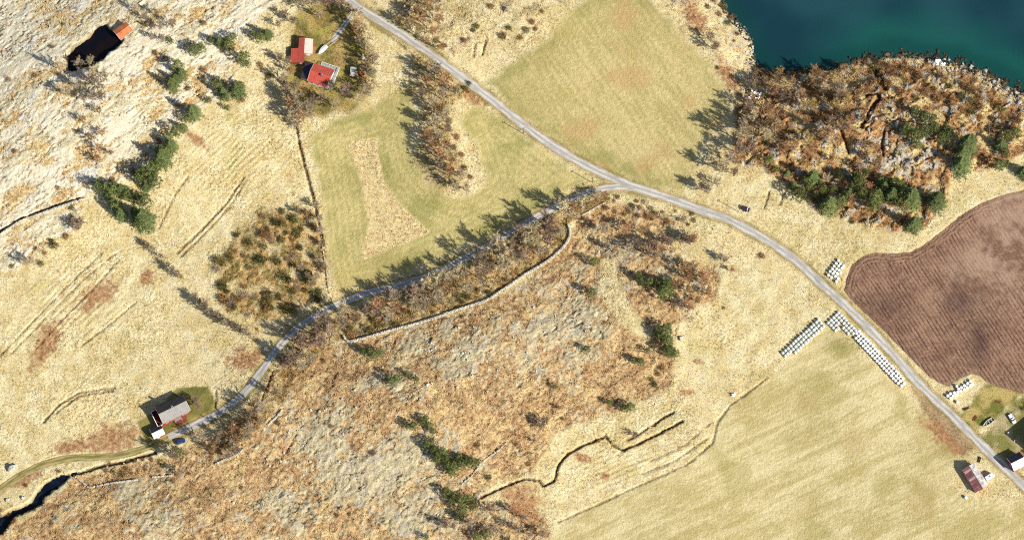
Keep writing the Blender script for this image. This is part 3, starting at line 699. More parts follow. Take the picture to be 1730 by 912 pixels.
# ploughed field: real furrows, headland furrows follow the curved edge
def plough():
    c0 = unproject(1600, 500, 5.0)
    dx, dy = unproject(1656, 583, 5.0); f = np.array([dx - c0[0], dy - c0[1]]); f /= np.linalg.norm(f); g = np.array([-f[1], f[0]])
    a = np.arange(-75, 80, .42); b = np.arange(-70, 75, .22)
    A, B = np.meshgrid(a, b)
    XX = c0[0] + A * f[0] + B * g[0]; YY = c0[1] + A * f[1] + B * g[1]
    hs = smooth_height(XX, YY); qx, qy = project(XX, YY, hs)
    sd = poly_sd(qx, qy, PLOUGH, 30) + 2.2 * fbm(XX / 2.5, YY / 2.5, 3, 233)
    inside = sd > 0
    wig = .25 * fbm(A / 30, B / 12, 2, 220)
    ph = (B + wig * 2.0) / 1.55
    head = (sd < 15) & (qy < 560)
    ph2 = sd * MPP / 1.5
    east = sst(1600, 1680, qx + .55 * (qy - 400) + 14 * fbm(XX / 12, YY / 12, 2, 221)) * sst(560, 430, qy)   # finely harrowed corner
    ph = ph + .16 * fbm(A / 9, B / 1.6, 2, 234)
    fr = np.where(head, ph2, ph); fr = fr - np.floor(fr)
    amp = .35 + 1.0 * sst(-.5, .5, fbm(A / 14, B / 1.6, 3, 235))
    w = .5 - 1.9 * amp * np.exp(-((fr - .5) / .17) ** 2)
    clod = fbm(XX / .9, YY / .9, 2, 223, .7)
    fine = np.sin(2 * np.pi * (XX * .5 + YY * .9) / .9)
    ZZ = hs + .03 + (1 - .75 * east) * (.20 * w + .12 * clod * (1 + .5 * fbm(XX / 8, YY / 8, 2, 224))) + .02 * east * fine - .25 * sst(3, 0, sd)
    n1 = fbm(XX / 14, YY / 14, 3, 226); n2 = fbm(XX / 3, YY / 3, 2, 229)
    cc = mx(C(130, 98, 80), C(170, 134, 108), sst(-.6, .6, .35 * n1 + .4 * n2 + .5 * clod))
    wet = np.exp(-((qx - 1622) / 26) ** 2 - ((qy - 505) / 30) ** 2) + .9 * np.exp(-((qx - 1655) / 18) ** 2 - ((qy - 575) / 34) ** 2) + .6 * np.exp(-((qx - 1500) / 40) ** 2 - ((qy - 520) / 26) ** 2)
    cc = mx(cc, C(88, 64, 60), .9 * np.clip(wet, 0, 1) * sst(-.9, .1, n1))
    cc = mx(cc, C(190, 158, 132), .8 * east * sst(-.5, .4, n1 + .3 * n2))
    cc = mx(cc, C(206, 178, 130), .8 * sst(.62, .85, gnoise(XX / .7, YY / .7, 231)) * sst(-.2, .5, fbm(XX / 20, YY / 20, 2, 232)))
    cen = inside[:-1, :-1] & inside[1:, 1:] & (qx[:-1, :-1] < 1850)
    return grid_mesh('ploughed_field', XX, YY, ZZ, cc, cen)
struct(obj('ploughed_field', plough(), M['soil']))

# ------------------------------------------------------------------ tussocks, heath and loose stones: nobody could count them
def bil(A_, x, y):
    i = np.clip(np.round((x - xs[26]) / STEP).astype(int) + 26, 0, len(xs) - 1); j = np.clip(np.round((y - ys[26]) / STEP).astype(int) + 26, 0, len(ys) - 1)
    return A_[j, i]
def tufts(name, prob, n, nb, hgt, wid, spread, tint, seed):
    g = np.random.default_rng(seed)
    x = g.uniform(-222, 222, n); y = g.uniform(-118, 132, n)
    k = g.uniform(0, 1, n) < bil(prob, x, y)
    x, y = x[k], y[k]; z = zlook(x, y); c = bil(col, x, y); m = len(x)
    s = g.uniform(.6, 1.35, m)
    tn = np.array(tint)[None]
    c = np.clip(c * tn * g.uniform(.68, 1.28, (m, 1)), 0.005, .8)
    V_ = np.zeros((m, nb, 3, 3), np.float32)
    a0 = g.uniform(0, 6.283, m)
    for b in range(nb):
        a = a0 + b * 6.283 / nb + g.uniform(-.4, .4, m)
        ox = np.cos(a); oy = np.sin(a)
        w = wid * s * g.uniform(.7, 1.2, m) * .5; h = hgt * s * g.uniform(.6, 1.2, m); sp = spread * s
        bx = x + ox * sp * .25; by = y + oy * sp * .25
        V_[:, b, 0] = np.stack([bx - oy * w, by + ox * w, z - .06], -1)
        V_[:, b, 1] = np.stack([bx + oy * w, by - ox * w, z - .06], -1)
        V_[:, b, 2] = np.stack([x + ox * sp, y + oy * sp, z + h], -1)
    co = V_.reshape(-1, 3); nf = len(co) // 3
    me = bpy.data.meshes.new(name)
    me.vertices.add(len(co)); me.vertices.foreach_set('co', co.ravel())
    me.loops.add(len(co)); me.loops.foreach_set('vertex_index', np.arange(len(co), dtype=np.int32))
    me.polygons.add(nf); me.polygons.foreach_set('loop_start', np.arange(0, len(co), 3, dtype=np.int32))
    me.update(calc_edges=True)
    set_col(me, np.repeat(c, nb * 3, axis=0))
    return stuff(obj(name, me, M['tuft']))
dry = (sw < -6) * (poly_sd(PXS, PYS, POND, 20) < -2) * (poly_sd(PXS, PYS, POOL, 20) < -2)
clear = (d_road > 9) * (d_track > 8) * (m_pl < .1) * dry
tag(tufts('dry_grass_tussocks', np.clip(m_straw * .85 * np.clip(tuss_amp, .2, 1) + m_gar * .3 + m_patch * .3, 0, 1) * clear * (m_field < .5), 120000, 4, .36, .30, .34, (1.04, 1.02, 1.0), 51), 'pale dry grass tussocks over the rough pasture', 'grass')
tag(tufts('heather_clumps', np.clip(rr * (1 - .85 * bareb * m_hb) + rk * (1 - .8 * bare) * (1 - slab), 0, 1) * clear, 110000, 4, .42, .36, .38, (1.06, 1.03, 1.0), 52), 'brown heather and bracken over the rocky ground', 'heather')
tag(tufts('brushwood', np.clip(m_belt * .95 + m_hc * .5 + m_cl * .4, 0, 1) * clear * sst(-.1, .5, nM + .35), 42000, 5, 1.0, .30, .62, (.70, .66, .60), 53), 'low brown brushwood under the leafless trees', 'brushwood')

def stone_mesh(vlist, flist, p, sx, sy, sz, rz, r):
    n = len(vlist)
    ca_, sa_ = math.cos(rz), math.sin(rz)
    ring = 5
    lay = [(.62, -.5), (1.0, -.05), (.6, .5)]
    for rad, zz in lay:
        for i in range(ring):
            a = 2 * math.pi * i / ring + (zz * 1.3); k = rad * r.uniform(.8, 1.15)
            lx, ly = math.cos(a) * k * sx * .5, math.sin(a) * k * sy * .5
            vlist.append((p[0] + lx * ca_ - ly * sa_, p[1] + lx * sa_ + ly * ca_, p[2] + (zz + r.uniform(-.1, .1)) * sz))
    for L in range(2):
        for i in range(ring):
            flist.append((n + L * ring + i, n + L * ring + (i + 1) % ring, n + (L + 1) * ring + (i + 1) % ring, n + (L + 1) * ring + i))
    flist.append(tuple(n + 2 * ring + i for i in range(ring))); flist.append(tuple(n + i for i in range(ring - 1, -1, -1)))
def scatter_stones(name, poly, n, smin, smax, m, seed, label, zmin=-.4):
    r = random.Random(seed); a = np.array(poly); v, f = [], []
    while n > 0:
        px = r.uniform(a[:, 0].min(), a[:, 0].max()); py = r.uniform(a[:, 1].min(), a[:, 1].max())
        if poly_sd(np.array([px]), np.array([py]), poly, 20)[0] < 0: continue
        n -= 1
        q = P(px, py)
        if q.z < zmin: continue
        s = smin + (smax - smin) * r.random() ** 3
        stone_mesh(v, f, (q.x, q.y, q.z + s * .1), s, s * r.uniform(.6, 1), s * r.uniform(.4, .8), r.uniform(0, 6.3), r)
    me = bpy.data.meshes.new(name); me.from_pydata(v, [], f); me.update()
    return tag(stuff(obj(name, me, m)), label, 'stones')
SHORE_BAND = [(1270, 112), (1300, 116), (1340, 117), (1400, 110), (1450, 90), (1520, 80), (1600, 88), (1660, 102), (1700, 128), (1740, 148), (1740, 172), (1690, 150), (1640, 122), (1590, 106), (1520, 97), (1470, 100), (1420, 116), (1340, 130), (1280, 126)]
scatter_stones('shore_rocks', SHORE_BAND, 900, .3, 1.5, M['wrackstone'], 61, 'dark weed-covered rocks along the tide line', -.3)
scatter_stones('cove_rocks', [(1206, -10), (1224, 0), (1240, 26), (1258, 45), (1272, 68), (1275, 95), (1290, 118), (1272, 122), (1266, 96), (1264, 70), (1248, 50), (1228, 30), (1212, 6)], 260, .3, 1.8, M['wrackstone'], 60, 'dark rocks edging the cove below the beach', -.3)
scatter_stones('pale_shore_rocks', [(1565, 98), (1610, 100), (1660, 118), (1740, 165), (1740, 185), (1680, 150), (1620, 118), (1580, 125)], 150, .4, 2.4, M['stone'], 62, 'pale tumbled stones above the weed line')
scatter_stones('beach_stones', [(1240, 30), (1262, 50), (1272, 80), (1272, 110), (1262, 125), (1258, 80), (1245, 55)], 110, .3, 1.6, M['stone'], 63, 'pale beach stones at the foot of the pasture')
scatter_stones('knoll_rubble', [(1470, 150), (1540, 180), (1600, 240), (1580, 290), (1500, 285), (1460, 230)], 170, .4, 2.6, M['stone'], 64, 'broken pale blocks on the wooded knoll')
scatter_stones('hill_rubble', [(700, 560), (980, 480), (1000, 560), (880, 660), (740, 700), (560, 800), (420, 880), (300, 880), (480, 720)], 420, .3, 1.5, M['stone'], 65, 'loose grey stones on the heather hill')
scatter_stones('slab_rubble', [(0, 0), (440, 0), (300, 200), (150, 320), (0, 390)], 300, .3, 1.3, M['stone'], 66, 'loose pale stones on the north-western slabs')
scatter_stones('clearance_stones', [(1262, 155), (1275, 150), (1286, 158), (1284, 168), (1268, 168)], 26, .7, 1.7, M['white'], 67, 'heap of white boulders behind the beach')

# ------------------------------------------------------------------ trees and shrubs: mesh data shared between copies
def bare_tree(seed, Ht=8.0, Rd=3.0):
    r = random.Random(seed); T = MB(); Cn = MB()
    lean = Vector((r.uniform(-.5, .5), r.uniform(-.5, .5), 0))
    pts = [Vector((0, 0, -.5)), Vector((r.uniform(-.1, .1), r.uniform(-.1, .1), Ht * .22)), lean * .5 + Vector((0, 0, Ht * .5)), lean + Vector((0, 0, Ht * .9))]
    rad = [.20, .15, .09, .02]
    for i in range(3): T.tube(pts[i], pts[i + 1], rad[i], rad[i + 1], 6)
    def at(t):
        k = min(2, int(t * 3)); return pts[k].lerp(pts[k + 1], t * 3 - k)
    nl = 11
    for i in range(nl):
        t = .32 + .6 * i / nl; p = at(t); a = i * 2.4 + r.uniform(-.4, .4); el = R(r.uniform(30, 52) + 25 * (t - .3))
        L = Rd * (1.25 - .62 * (t - .3) / .6) * r.uniform(.8, 1.15)
        d = Vector((math.cos(a) * math.cos(el), math.sin(a) * math.cos(el), math.sin(el)))
        q = [p]
        for k in range(3):
            d = (d + Vector((r.gauss(0, .16), r.gauss(0, .16), .10))).normalized(); q.append(q[-1] + d * L / 3)
        rr_ = .095 * (1.2 - t * .6)
        for k in range(3): T.tube(q[k], q[k + 1], rr_ * (1 - k * .3), rr_ * (1 - (k + 1) * .3), 4, False)
        for s_ in range(7):
            u = .2 + .8 * (s_ + r.random()) / 7; k = min(2, int(u * 3)); b = q[k].lerp(q[k + 1], min(1, u * 3 - k))
            dd = (d + Vector((r.gauss(0, .75), r.gauss(0, .75), r.gauss(.15, .35)))).normalized(); Ls = Rd * r.uniform(.25, .42)
            Cn.blade(b, dd, Ls, .07, r); Cn.blade(b, dd, Ls, .07, r)
            for w in range(23):
                bb = b + dd * Ls * r.uniform(.15, 1.0)
                tw = (dd + Vector((r.gauss(0, .6), r.gauss(0, .6), r.gauss(.12, .45)))).normalized()
                Cn.blade(bb, tw, r.uniform(.45, 1.1), r.uniform(.065, .11), r)
    return T, Cn
def spruce(seed, Ht=9.5, Rd=2.9):
    r = random.Random(seed); T = MB(); Cn = MB()
    T.tube((0, 0, -.5), (0, 0, Ht * .5), .2, .11, 6); T.tube((0, 0, Ht * .5), (0, 0, Ht), .11, .015, 5)
    nw = 17
    for i in range(nw):
        t = i / (nw - 1); z = Ht * (.05 + .92 * t); rd = Rd * (1 - t) ** .85 * r.uniform(.85, 1.1) + .12
        nb = int(6 + 5 * (1 - t)); a0 = r.uniform(0, 6.3)
        for b in range(nb):
            a = a0 + 6.283 * b / nb + r.uniform(-.2, .2); L = rd * r.uniform(.75, 1.15)
            d = Vector((math.cos(a), math.sin(a), -.12 + .5 * t)); side = Vector((-math.sin(a), math.cos(a), 0))
            p = Vector((0, 0, z)); steps = 5
            for s_ in range(steps):
                u = (s_ + .6) / steps; c = p + d * (L * u) + Vector((0, 0, -.22 * L * u * u * .6))
                for sg in (-1, 1):
                    dd = (d * .8 + side * sg * r.uniform(.5, .9) + Vector((0, 0, r.uniform(-.25, .12))))
                    Cn.blade(c, dd, L * .42 * (1.15 - u * .55) + .12, .24, r, True)
            Cn.blade(p + d * L * .8, d, L * .35, .22, r, True)
    return T, Cn
def pine(seed, Ht=7.0, Rd=2.4):
    r = random.Random(seed); T = MB(); Cn = MB()
    T.tube((0, 0, -.5), (.1, .05, Ht * .45), .19, .13, 6); T.tube((.1, .05, Ht * .45), (.15, .1, Ht * .92), .13, .03, 5)
    nc = 46
    for i in range(nc):
        t = (i + .5) / nc; a = i * 2.399; zz = .22 + .76 * t
        rd = Rd * math.sqrt(max(.03, 1 - (max(0, zz - .38) / .66) ** 1.7)) * r.uniform(.35, 1.05) * (.7 + .3 * min(1, zz / .4))
        c = Vector((math.cos(a) * rd, math.sin(a) * rd, Ht * zz + r.uniform(-.3, .3)))
        if i % 3 == 0: T.tube((.1, .05, c.z - .5 * rd * .6), c, .05, .02, 4, False)
        S = r.uniform(.5, .85)
        for k in range(30):
            d = Vector((r.gauss(0, 1), r.gauss(0, 1), r.gauss(.35, .8))).normalized()
            Cn.blade(c + d * S * r.uniform(.1, .5), (d + Vector((r.gauss(0, .4), r.gauss(0, .4), r.gauss(0.1, .4)))), S * r.uniform(.5, .9), .17, r)
    return T, Cn
def shrub(seed, Ht=1.5, Rd=1.5, nb=420, w=.12):
    r = random.Random(seed); T = MB(); Cn = MB()
    for i in range(6):
        a = i * 1.05 + r.random(); T.tube((0, 0, -.25), (math.cos(a) * Rd * .55, math.sin(a) * Rd * .55, Ht * r.uniform(.5, .8)), .05, .015, 4, False)
    for i in range(nb):
        a = r.uniform(0, 6.283); el = math.asin(r.random() ** .8); k = r.uniform(.35, .95) * (1 + .25 * math.sin(3 * a + seed) + .15 * math.sin(5 * a))
        d = Vector((math.cos(a) * math.cos(el), math.sin(a) * math.cos(el), math.sin(el)))
        c = Vector((d.x * Rd * k, d.y * Rd * k, d.z * Ht * k))
        dd = (d * .8 + Vector((r.gauss(0, .5), r.gauss(0, .5), r.gauss(.3, .4))))
        Cn.blade(c, dd, r.uniform(.25, .6), w * r.uniform(.7, 1.3), r)
    return T, Cn
LIB = {}
for kcol in ('purple', 'rust', 'tan', 'grey', 'gold'):
    LIB[kcol] = []
for sd_ in range(4):
    T, Cn = bare_tree(300 + sd_)
    tm = T.mesh('trunk', M['bark']); td = T.mesh('trunk', M['barkdark'])
    for kcol in ('purple', 'rust', 'tan', 'grey', 'gold'):
        LIB[kcol].append((td if kcol == 'purple' else tm, Cn.mesh('crown', M['twig_' + kcol]), 'trunk', 'crown'))
LIB['spruce'] = []; LIB['pine'] = []
for sd_ in range(3):
    T, Cn = spruce(400 + sd_); LIB['spruce'].append((T.mesh('trunk', M['barkdark']), Cn.mesh('crown', M['spruce']), 'trunk', 'crown'))
    T, Cn = pine(420 + sd_); LIB['pine'].append((T.mesh('trunk', M['barkdark']), Cn.mesh('crown', M['pine']), 'trunk', 'crown'))
for kk, mm in (('olive', 'olive'), ('brown', 'brownleaf'), ('juniper', 'juniper'), ('twiggy', 'twig_purple')):
    LIB[kk] = []
    for sd_ in range(3):
        T, Cn = shrub(500 + sd_ * 7 + len(kk), 1.5, 1.5, 420, .12 if kk != 'twiggy' else .07)
        LIB[kk].append((T.mesh('stem', M['barkdark']), Cn.mesh('foliage', M[mm]), 'stems', 'foliage'))
NB = {'bare': 0}
ADJ = {'purple': 'purple-brown', 'rust': 'rust-brown', 'tan': 'pale tan', 'grey': 'grey-brown', 'gold': 'golden-brown', 'spruce': 'pointed', 'pine': 'rounded', 'olive': 'olive', 'brown': 'brown', 'juniper': 'grey-green', 'twiggy': 'twiggy purple'}
KIND_NAME = {'spruce': 'spruce_tree', 'pine': 'pine_tree', 'olive': 'shrub', 'brown': 'shrub', 'juniper': 'shrub', 'twiggy': 'shrub'}
def plant(kind, px, py, sc, name, label, cat, group, r=rnd):
    big = 'tall' if sc >= .68 else 'low'
    if kind in ('olive', 'brown', 'juniper', 'twiggy'): big = 'wide' if sc >= .95 else 'small'
    label = label.replace('{}', big + ' ' + ADJ[kind])
    name = KIND_NAME.get(kind, 'bare_tree')
    cat = 'shrub' if name == 'shrub' else 'tree'
    if cat == 'tree': sc *= {'spruce': 1.42, 'pine': 1.5}.get(kind, 1.5)
    q = P(px, py); me = r.choice(LIB[kind])
    t = thing(name, label, cat, q - Vector((0, 0, .08)), r.uniform(0, 6.283), group, sc * r.uniform(.92, 1.08))
    t.scale = (t.scale[0], t.scale[1], t.scale[2] * r.uniform(.88, 1.12))
    obj(me[2], me[0], parent=t); obj(me[3], me[1], parent=t)
    return t
def scatter(poly, n, kinds, smin, smax, name, label, cat, group, seed, mind=9.0):
    r = random.Random(seed); a = np.array(poly, float); pts = []; tries = 0
    while len(pts) < n and tries < n * 60:
        tries += 1
        px = r.uniform(a[:, 0].min(), a[:, 0].max()); py = r.uniform(a[:, 1].min(), a[:, 1].max())
        if poly_sd(np.array([px]), np.array([py]), poly, 20)[0] < 0: continue
        if any((px - u) ** 2 + (py - v) ** 2 < mind ** 2 for u, v in pts): continue
        pts.append((px, py)); plant(r.choice(kinds), px, py, r.uniform(smin, smax), name, label, cat, group, r)
def row(pts, kinds, sizes, name, label, cat, group, seed, vary=.12):
    r = random.Random(seed)
    for p in pts:
        s = (p[2] if len(p) > 2 else r.uniform(*sizes)) * r.uniform(1 - vary, 1 + vary)
        k = p[3] if len(p) > 3 else r.choice(kinds)
        plant(k, p[0], p[1], s, name, label, cat, group, r)

BARE = ('purple', 'rust', 'tan', 'grey', 'grey', 'purple')
# --- belt between the lane and the long dry stone wall
scatter([(470, 640), (478, 600), (510, 575), (560, 548), (640, 516), (720, 490), (790, 460), (850, 430), (915, 392), (950, 365), (985, 346), (985, 356), (955, 380), (945, 402), (900, 440), (850, 468), (800, 490), (740, 512), (660, 540), (590, 556), (560, 575), (520, 615), (490, 650)], 46, BARE, .65, 1.05, 'bare_tree', '{} leafless tree in the belt between the lane and the dry stone wall', 'tree', 'belt trees between lane and wall', 71, 13)
scatter([(500, 575), (560, 540), (640, 508), (720, 482), (790, 452), (850, 420), (915, 384), (960, 356), (964, 362), (918, 392), (852, 430), (792, 462), (722, 492), (642, 518), (562, 550), (505, 585)], 16, ('rust', 'grey', 'purple', 'tan'), .85, 1.15, 'bare_tree', '{} leafless tree right at the shaded edge of the lane', 'tree', 'trees at the lane edge', 70, 24)
plant('tan', 848, 452, 1.15, 'bare_tree', 'broad pale-twigged leafless tree rising out of the lane-side belt', 'tree', None)
plant('grey', 872, 440, .8, 'bare_tree', 'small grey leafless tree beside the broad pale-twigged one', 'tree', None)
scatter([(560, 555), (640, 530), (760, 505), (850, 478), (880, 450), (860, 485), (760, 520), (640, 556), (600, 568)], 26, ('olive', 'brown', 'olive', 'juniper'), .6, 1.3, 'shrub', '{} shrub growing along the inside of the dry stone wall', 'shrub', 'shrubs inside the dry stone wall', 72, 8)
# --- belt below the house drive
scatter([(345, 770), (372, 735), (400, 712), (430, 690), (455, 655), (480, 650), (470, 690), (440, 720), (415, 755), (385, 775)], 17, ('purple', 'purple', 'grey', 'rust'), .5, .8, 'bare_tree', '{} leafless tree on the bank below the drive to the red house', 'tree', 'trees on the bank below the drive', 73, 11)
plant('grey', 338, 742, .75, 'bare_tree', 'leafless tree casting its shadow over the drive beside the blue car', 'tree', None)
plant('purple', 296, 775, .85, 'bare_tree', 'dark leafless tree below the track behind the white-roofed shed', 'tree', None)
plant('pine', 300, 768, .75, 'conifer', 'dark evergreen below the track between shed and car', 'tree', None)
for q_ in ((336, 690, .55), (330, 678, .5)):
    plant('purple', q_[0], q_[1], q_[2], 'bare_tree', 'small leafless tree on the lawn behind the red house', 'tree', 'lawn trees behind the red house')
# --- copse between the middle field's green arms
row([(735, 128, .85), (752, 142, .8), (722, 140, .7), (770, 158, .6), (748, 168, .8, 'grey'), (728, 178, .75), (750, 200, .8), (735, 214, .85, 'tan'), (757, 222, .6), (742, 236, .8, 'grey'), (730, 248, .75), (755, 252, .7, 'rust'), (742, 268, .8), (765, 275, .6), (758, 292, .75, 'rust'), (778, 302, .7), (745, 285, .7), (788, 322, .6), (770, 318, .65), (712, 160, .55), (716, 205, .65), (722, 232, .7)], ('grey', 'purple', 'rust', 'tan'), (.6, .9), 'bare_tree', '{} leafless tree in the copse inside the middle hayfield', 'tree', 'copse in the middle hayfield', 74)
row([(786, 150, 1.0, 'olive'), (792, 142, .9, 'juniper'), (772, 232, 1.2, 'brown'), (780, 262, 1.1, 'brown'), (768, 250, .9, 'olive'), (745, 180, 1.3, 'brown'), (752, 190, 1.2, 'olive'), (785, 285, 1.0, 'olive'), (795, 300, .9, 'brown')][:2], ('olive',), (.8, 1.2), 'shrub', 'olive shrub at the roadside end of the hayfield copse', 'shrub', 'roadside copse shrubs', 75)
row([(772, 232, 1.2, 'brown'), (780, 262, 1.1, 'brown'), (768, 250, .9, 'olive'), (745, 182, 1.3, 'brown'), (752, 192, 1.2, 'olive'), (785, 285, 1.0, 'olive'), (795, 300, .9, 'brown'), (758, 205, 1.2, 'brown')], ('olive',), (.8, 1.2), 'shrub', '{} undergrowth shrub beneath the hayfield copse', 'shrub', 'undergrowth of the hayfield copse', 76)
# --- trees by the north-east field and the beach
row([(1252, 238, 1.15, 'tan'), (1218, 290, 1.1, 'tan'), (1232, 275, .8, 'grey')], ('tan',), (1, 1), 'bare_tree', 'broad pale-twigged leafless tree at the east corner of the north-east hayfield', 'tree', 'pale trees at the hayfield corner', 77)
row([(1248, 260, .9), (1268, 255, .7), (1255, 215, .7), (1195, 325, .75), (1185, 318, .6), (1240, 295, .6), (1210, 312, .6)], ('purple', 'grey'), (.6, .9), 'bare_tree', '{} slender leafless tree at the east corner of the north-east hayfield', 'tree', 'slender trees at the hayfield corner', 78)
row([(1208, 84, .75, 'purple'), (1200, 68, .6, 'purple')], ('purple',), (.6, .8), 'bare_tree', 'leafless tree between the north-east hayfield and the beach', 'tree', 'trees behind the beach', 79)
row([(1212, 115, .8), (1195, 12, 1.0), (1235, 30, .9), (1215, 25, 1.2), (1240, 70, .7), (1222, 12, 1.3), (1230, 40, 1.2), (1205, 0, 1.3), (1246, 58, 1.0), (1276, 128, 1.4), (1284, 138, 1.5)], ('brown', 'olive'), (.7, 1.2), 'shrub', '{} shrub between the north-east hayfield and the beach', 'shrub', 'shrubs behind the beach', 80)
# --- wooded knoll by the fjord
scatter([(1268, 130), (1300, 124), (1345, 126), (1400, 122), (1440, 112), (1450, 150), (1420, 190), (1410, 230), (1390, 262), (1330, 268), (1270, 275), (1250, 240), (1262, 180)], 38, ('rust', 'rust', 'purple', 'gold', 'tan', 'purple'), .5, .85, 'bare_tree', '{} leafless tree in the thicket on the knoll above the fjord', 'tree', 'thicket on the fjord knoll', 81, 13)
plant('rust', 1378, 130, .85, 'bare_tree', 'round rust-red leafless tree standing alone at the water edge', 'tree', None)
plant('gold', 1316, 128, .7, 'bare_tree', 'yellow-brown leafless tree leaning over the dark water', 'tree', None)
scatter([(1440, 110), (1500, 108), (1600, 130), (1690, 170), (1730, 215), (1690, 225), (1600, 180), (1540, 165), (1480, 150)], 38, ('brown', 'brown', 'olive', 'brown'), .9, 1.7, 'bare_tree', '{} bush on the seaward side of the knoll', 'tree', 'low trees on the seaward knoll', 82, 14)
scatter([(1410, 200), (1460, 200), (1500, 300), (1540, 350), (1480, 372), (1430, 350), (1390, 300), (1400, 240)], 16, ('rust', 'purple', 'gold', 'grey'), .45, .75, 'bare_tree', '{} leafless tree among the conifers on the inland side of the knoll', 'tree', 'bare trees among knoll conifers', 83, 13)
row([(1349, 334, .75), (1362, 308, .75), (1372, 305, .7), (1368, 318, .6), (1312, 289, .55), (1377, 330, .6), (1330, 296, .4), (1400, 352, .8), (1398, 338, .7), (1418, 348, .85), (1428, 338, .7), (1448, 314, .8), (1444, 304, .6), (1420, 300, .5), (1475, 350, .8), (1492, 322, .75), (1486, 310, .6), (1500, 312, .75), (1512, 318, .8), (1440, 376, .6, 'juniper'), (1462, 296, .6), (1300, 272, .4), (1384, 312, .6), (1408, 322, .6), (1434, 330, .65), (1456, 334, .65), (1468, 322, .6), (1480, 334, .7), (1506, 334, .7), (1390, 325, .6), (1340, 316, .5), (1516, 345, .7)], ('pine', 'pine', 'spruce'), (.6, .9), 'conifer', '{} green conifer along the inland foot of the wooded knoll', 'tree', 'conifers along the knoll foot', 84, .3)
row([(1543, 384, 1.15), (1537, 342, 1.2), (1582, 344, 1.2), (1524, 332, 1.0)], ('spruce',), (1, 1), 'spruce_tree', 'tall broad spruce at the knoll corner nearest the ploughed field', 'tree', 'spruces by the ploughed field', 85)
row([(1622, 284, 1.15), (1634, 248, 1.3), (1626, 262, 1.0)], ('spruce',), (1, 1), 'spruce_tree', 'tall spruce beside the bare rock slab on the knoll', 'tree', 'spruces by the knoll slab', 86)
row([(1545, 192, .7, 'pine'), (1562, 200, .6), (1576, 202, .5), (1530, 225, .7), (1545, 235, .8), (1560, 228, .75), (1578, 222, .7), (1590, 240, .8), (1600, 232, .75), (1520, 262, .5, 'juniper'), (1550, 250, .6), (1595, 222, .6)], ('pine',), (.6, .9), 'pine_tree', 'rounded pine in the row across the top of the knoll', 'tree', 'pines across the knoll top', 87)
row([(1690, 248, .8, 'spruce'), (1700, 235, .7, 'pine'), (1688, 285, .7, 'pine'), (1698, 262, .6), (1715, 228, .7), (1728, 294, .8, 'spruce'), (1742, 300, .8, 'spruce')], ('pine',), (.6, .9), 'conifer', '{} conifer on the slope between the knoll and the ploughed field', 'tree', 'conifers east of the knoll', 88)
# --- north-western slabs
row([(372, 76, .8), (384, 72, .7), (395, 66, .75), (358, 72, .45), (330, 90, .75), (340, 86, .6), (302, 118, .65), (308, 128, .6), (292, 148, .65), (298, 138, .5), (328, 194, .85), (318, 204, .8), (310, 218, .6), (370, 150, .8), (378, 160, .75), (384, 170, .55), (402, 158, .75), (408, 148, .6), (412, 104, .85), (418, 112, .7), (388, 82, .6), (440, 68, .8), (452, 62, .75), (428, 62, .7), (288, 72, .55), (352, 172, .5), (385, 185, .45)], ('pine', 'pine', 'spruce'), (.6, .9), 'conifer', '{} dark conifer among the slabs west of the red-roofed farmhouse', 'tree', 'pines among the north-western slabs', 89, .3)
row([(286, 238, .85), (290, 250, .8), (282, 262, .9), (276, 272, .85), (268, 282, .8), (258, 292, .85), (262, 300, .7), (250, 300, .8), (262, 314, .7), (240, 305, .7), (246, 345, .85), (236, 340, .8), (226, 336, .75), (216, 334, .8), (206, 326, .7), (196, 325, .75), (182, 322, .7), (168, 320, .65), (197, 352, .7), (300, 228, .7), (272, 258, .7), (248, 318, .75), (186, 336, .6), (228, 358, .6), (205, 366, .7), (246, 376, .95), (238, 378, .8), (190, 346, .6), (212, 322, .6)], ('pine', 'spruce', 'pine'), (.6, .9), 'conifer', '{} dark conifer in the strip between the pale slabs and the rough pasture', 'tree', 'conifer strip above the rough pasture', 90, .32)
scatter([(95, 118), (120, 108), (165, 108), (195, 118), (190, 150), (165, 178), (130, 182), (100, 165)], 12, ('grey', 'purple', 'tan'), .5, .8, 'bare_tree', '{} leafless tree in the thicket south of the dark pond', 'tree', 'thicket south of the pond', 91, 14)
scatter([(130, 185), (180, 190), (190, 270), (145, 275), (130, 230)], 7, ('rust', 'purple'), .35, .6, 'bare_tree', '{} leafless tree in the hollow between the slabs', 'tree', 'trees in the slab hollow', 92, 16)
scatter([(215, 15), (290, 25), (300, 75), (260, 70), (225, 45)], 8, ('grey', 'purple'), .4, .65, 'bare_tree', '{} leafless tree behind the rusty-roofed hut', 'tree', 'trees behind the hut', 93, 13)
row([(106, 42, .8, 'juniper'), (88, 80, .8, 'brown'), (25, 256, .8, 'brown'), (98, 318, .8, 'brown'), (15, 135, 1.0, 'brown'), (60, 128, .9, 'brown'), (268, 240, 1.2, 'brown'), (245, 262, 1.1, 'brown'), (300, 180, 1.2, 'brown'), (318, 150, 1.1, 'olive'), (345, 120, 1.1, 'brown'), (280, 100, 1.2, 'olive'), (262, 90, 1.1, 'brown'), (345, 40, 1.0, 'brown'), (225, 290, 1.1, 'brown'), (190, 305, 1.1, 'brown'), (440, 110, 1.1, 'brown'), (455, 130, 1.1, 'olive'), (410, 170, 1.0, 'brown')], ('brown',), (.7, 1), 'shrub', '{} shrub standing among the pale north-western slabs', 'shrub', 'shrubs on the open slabs', 94)
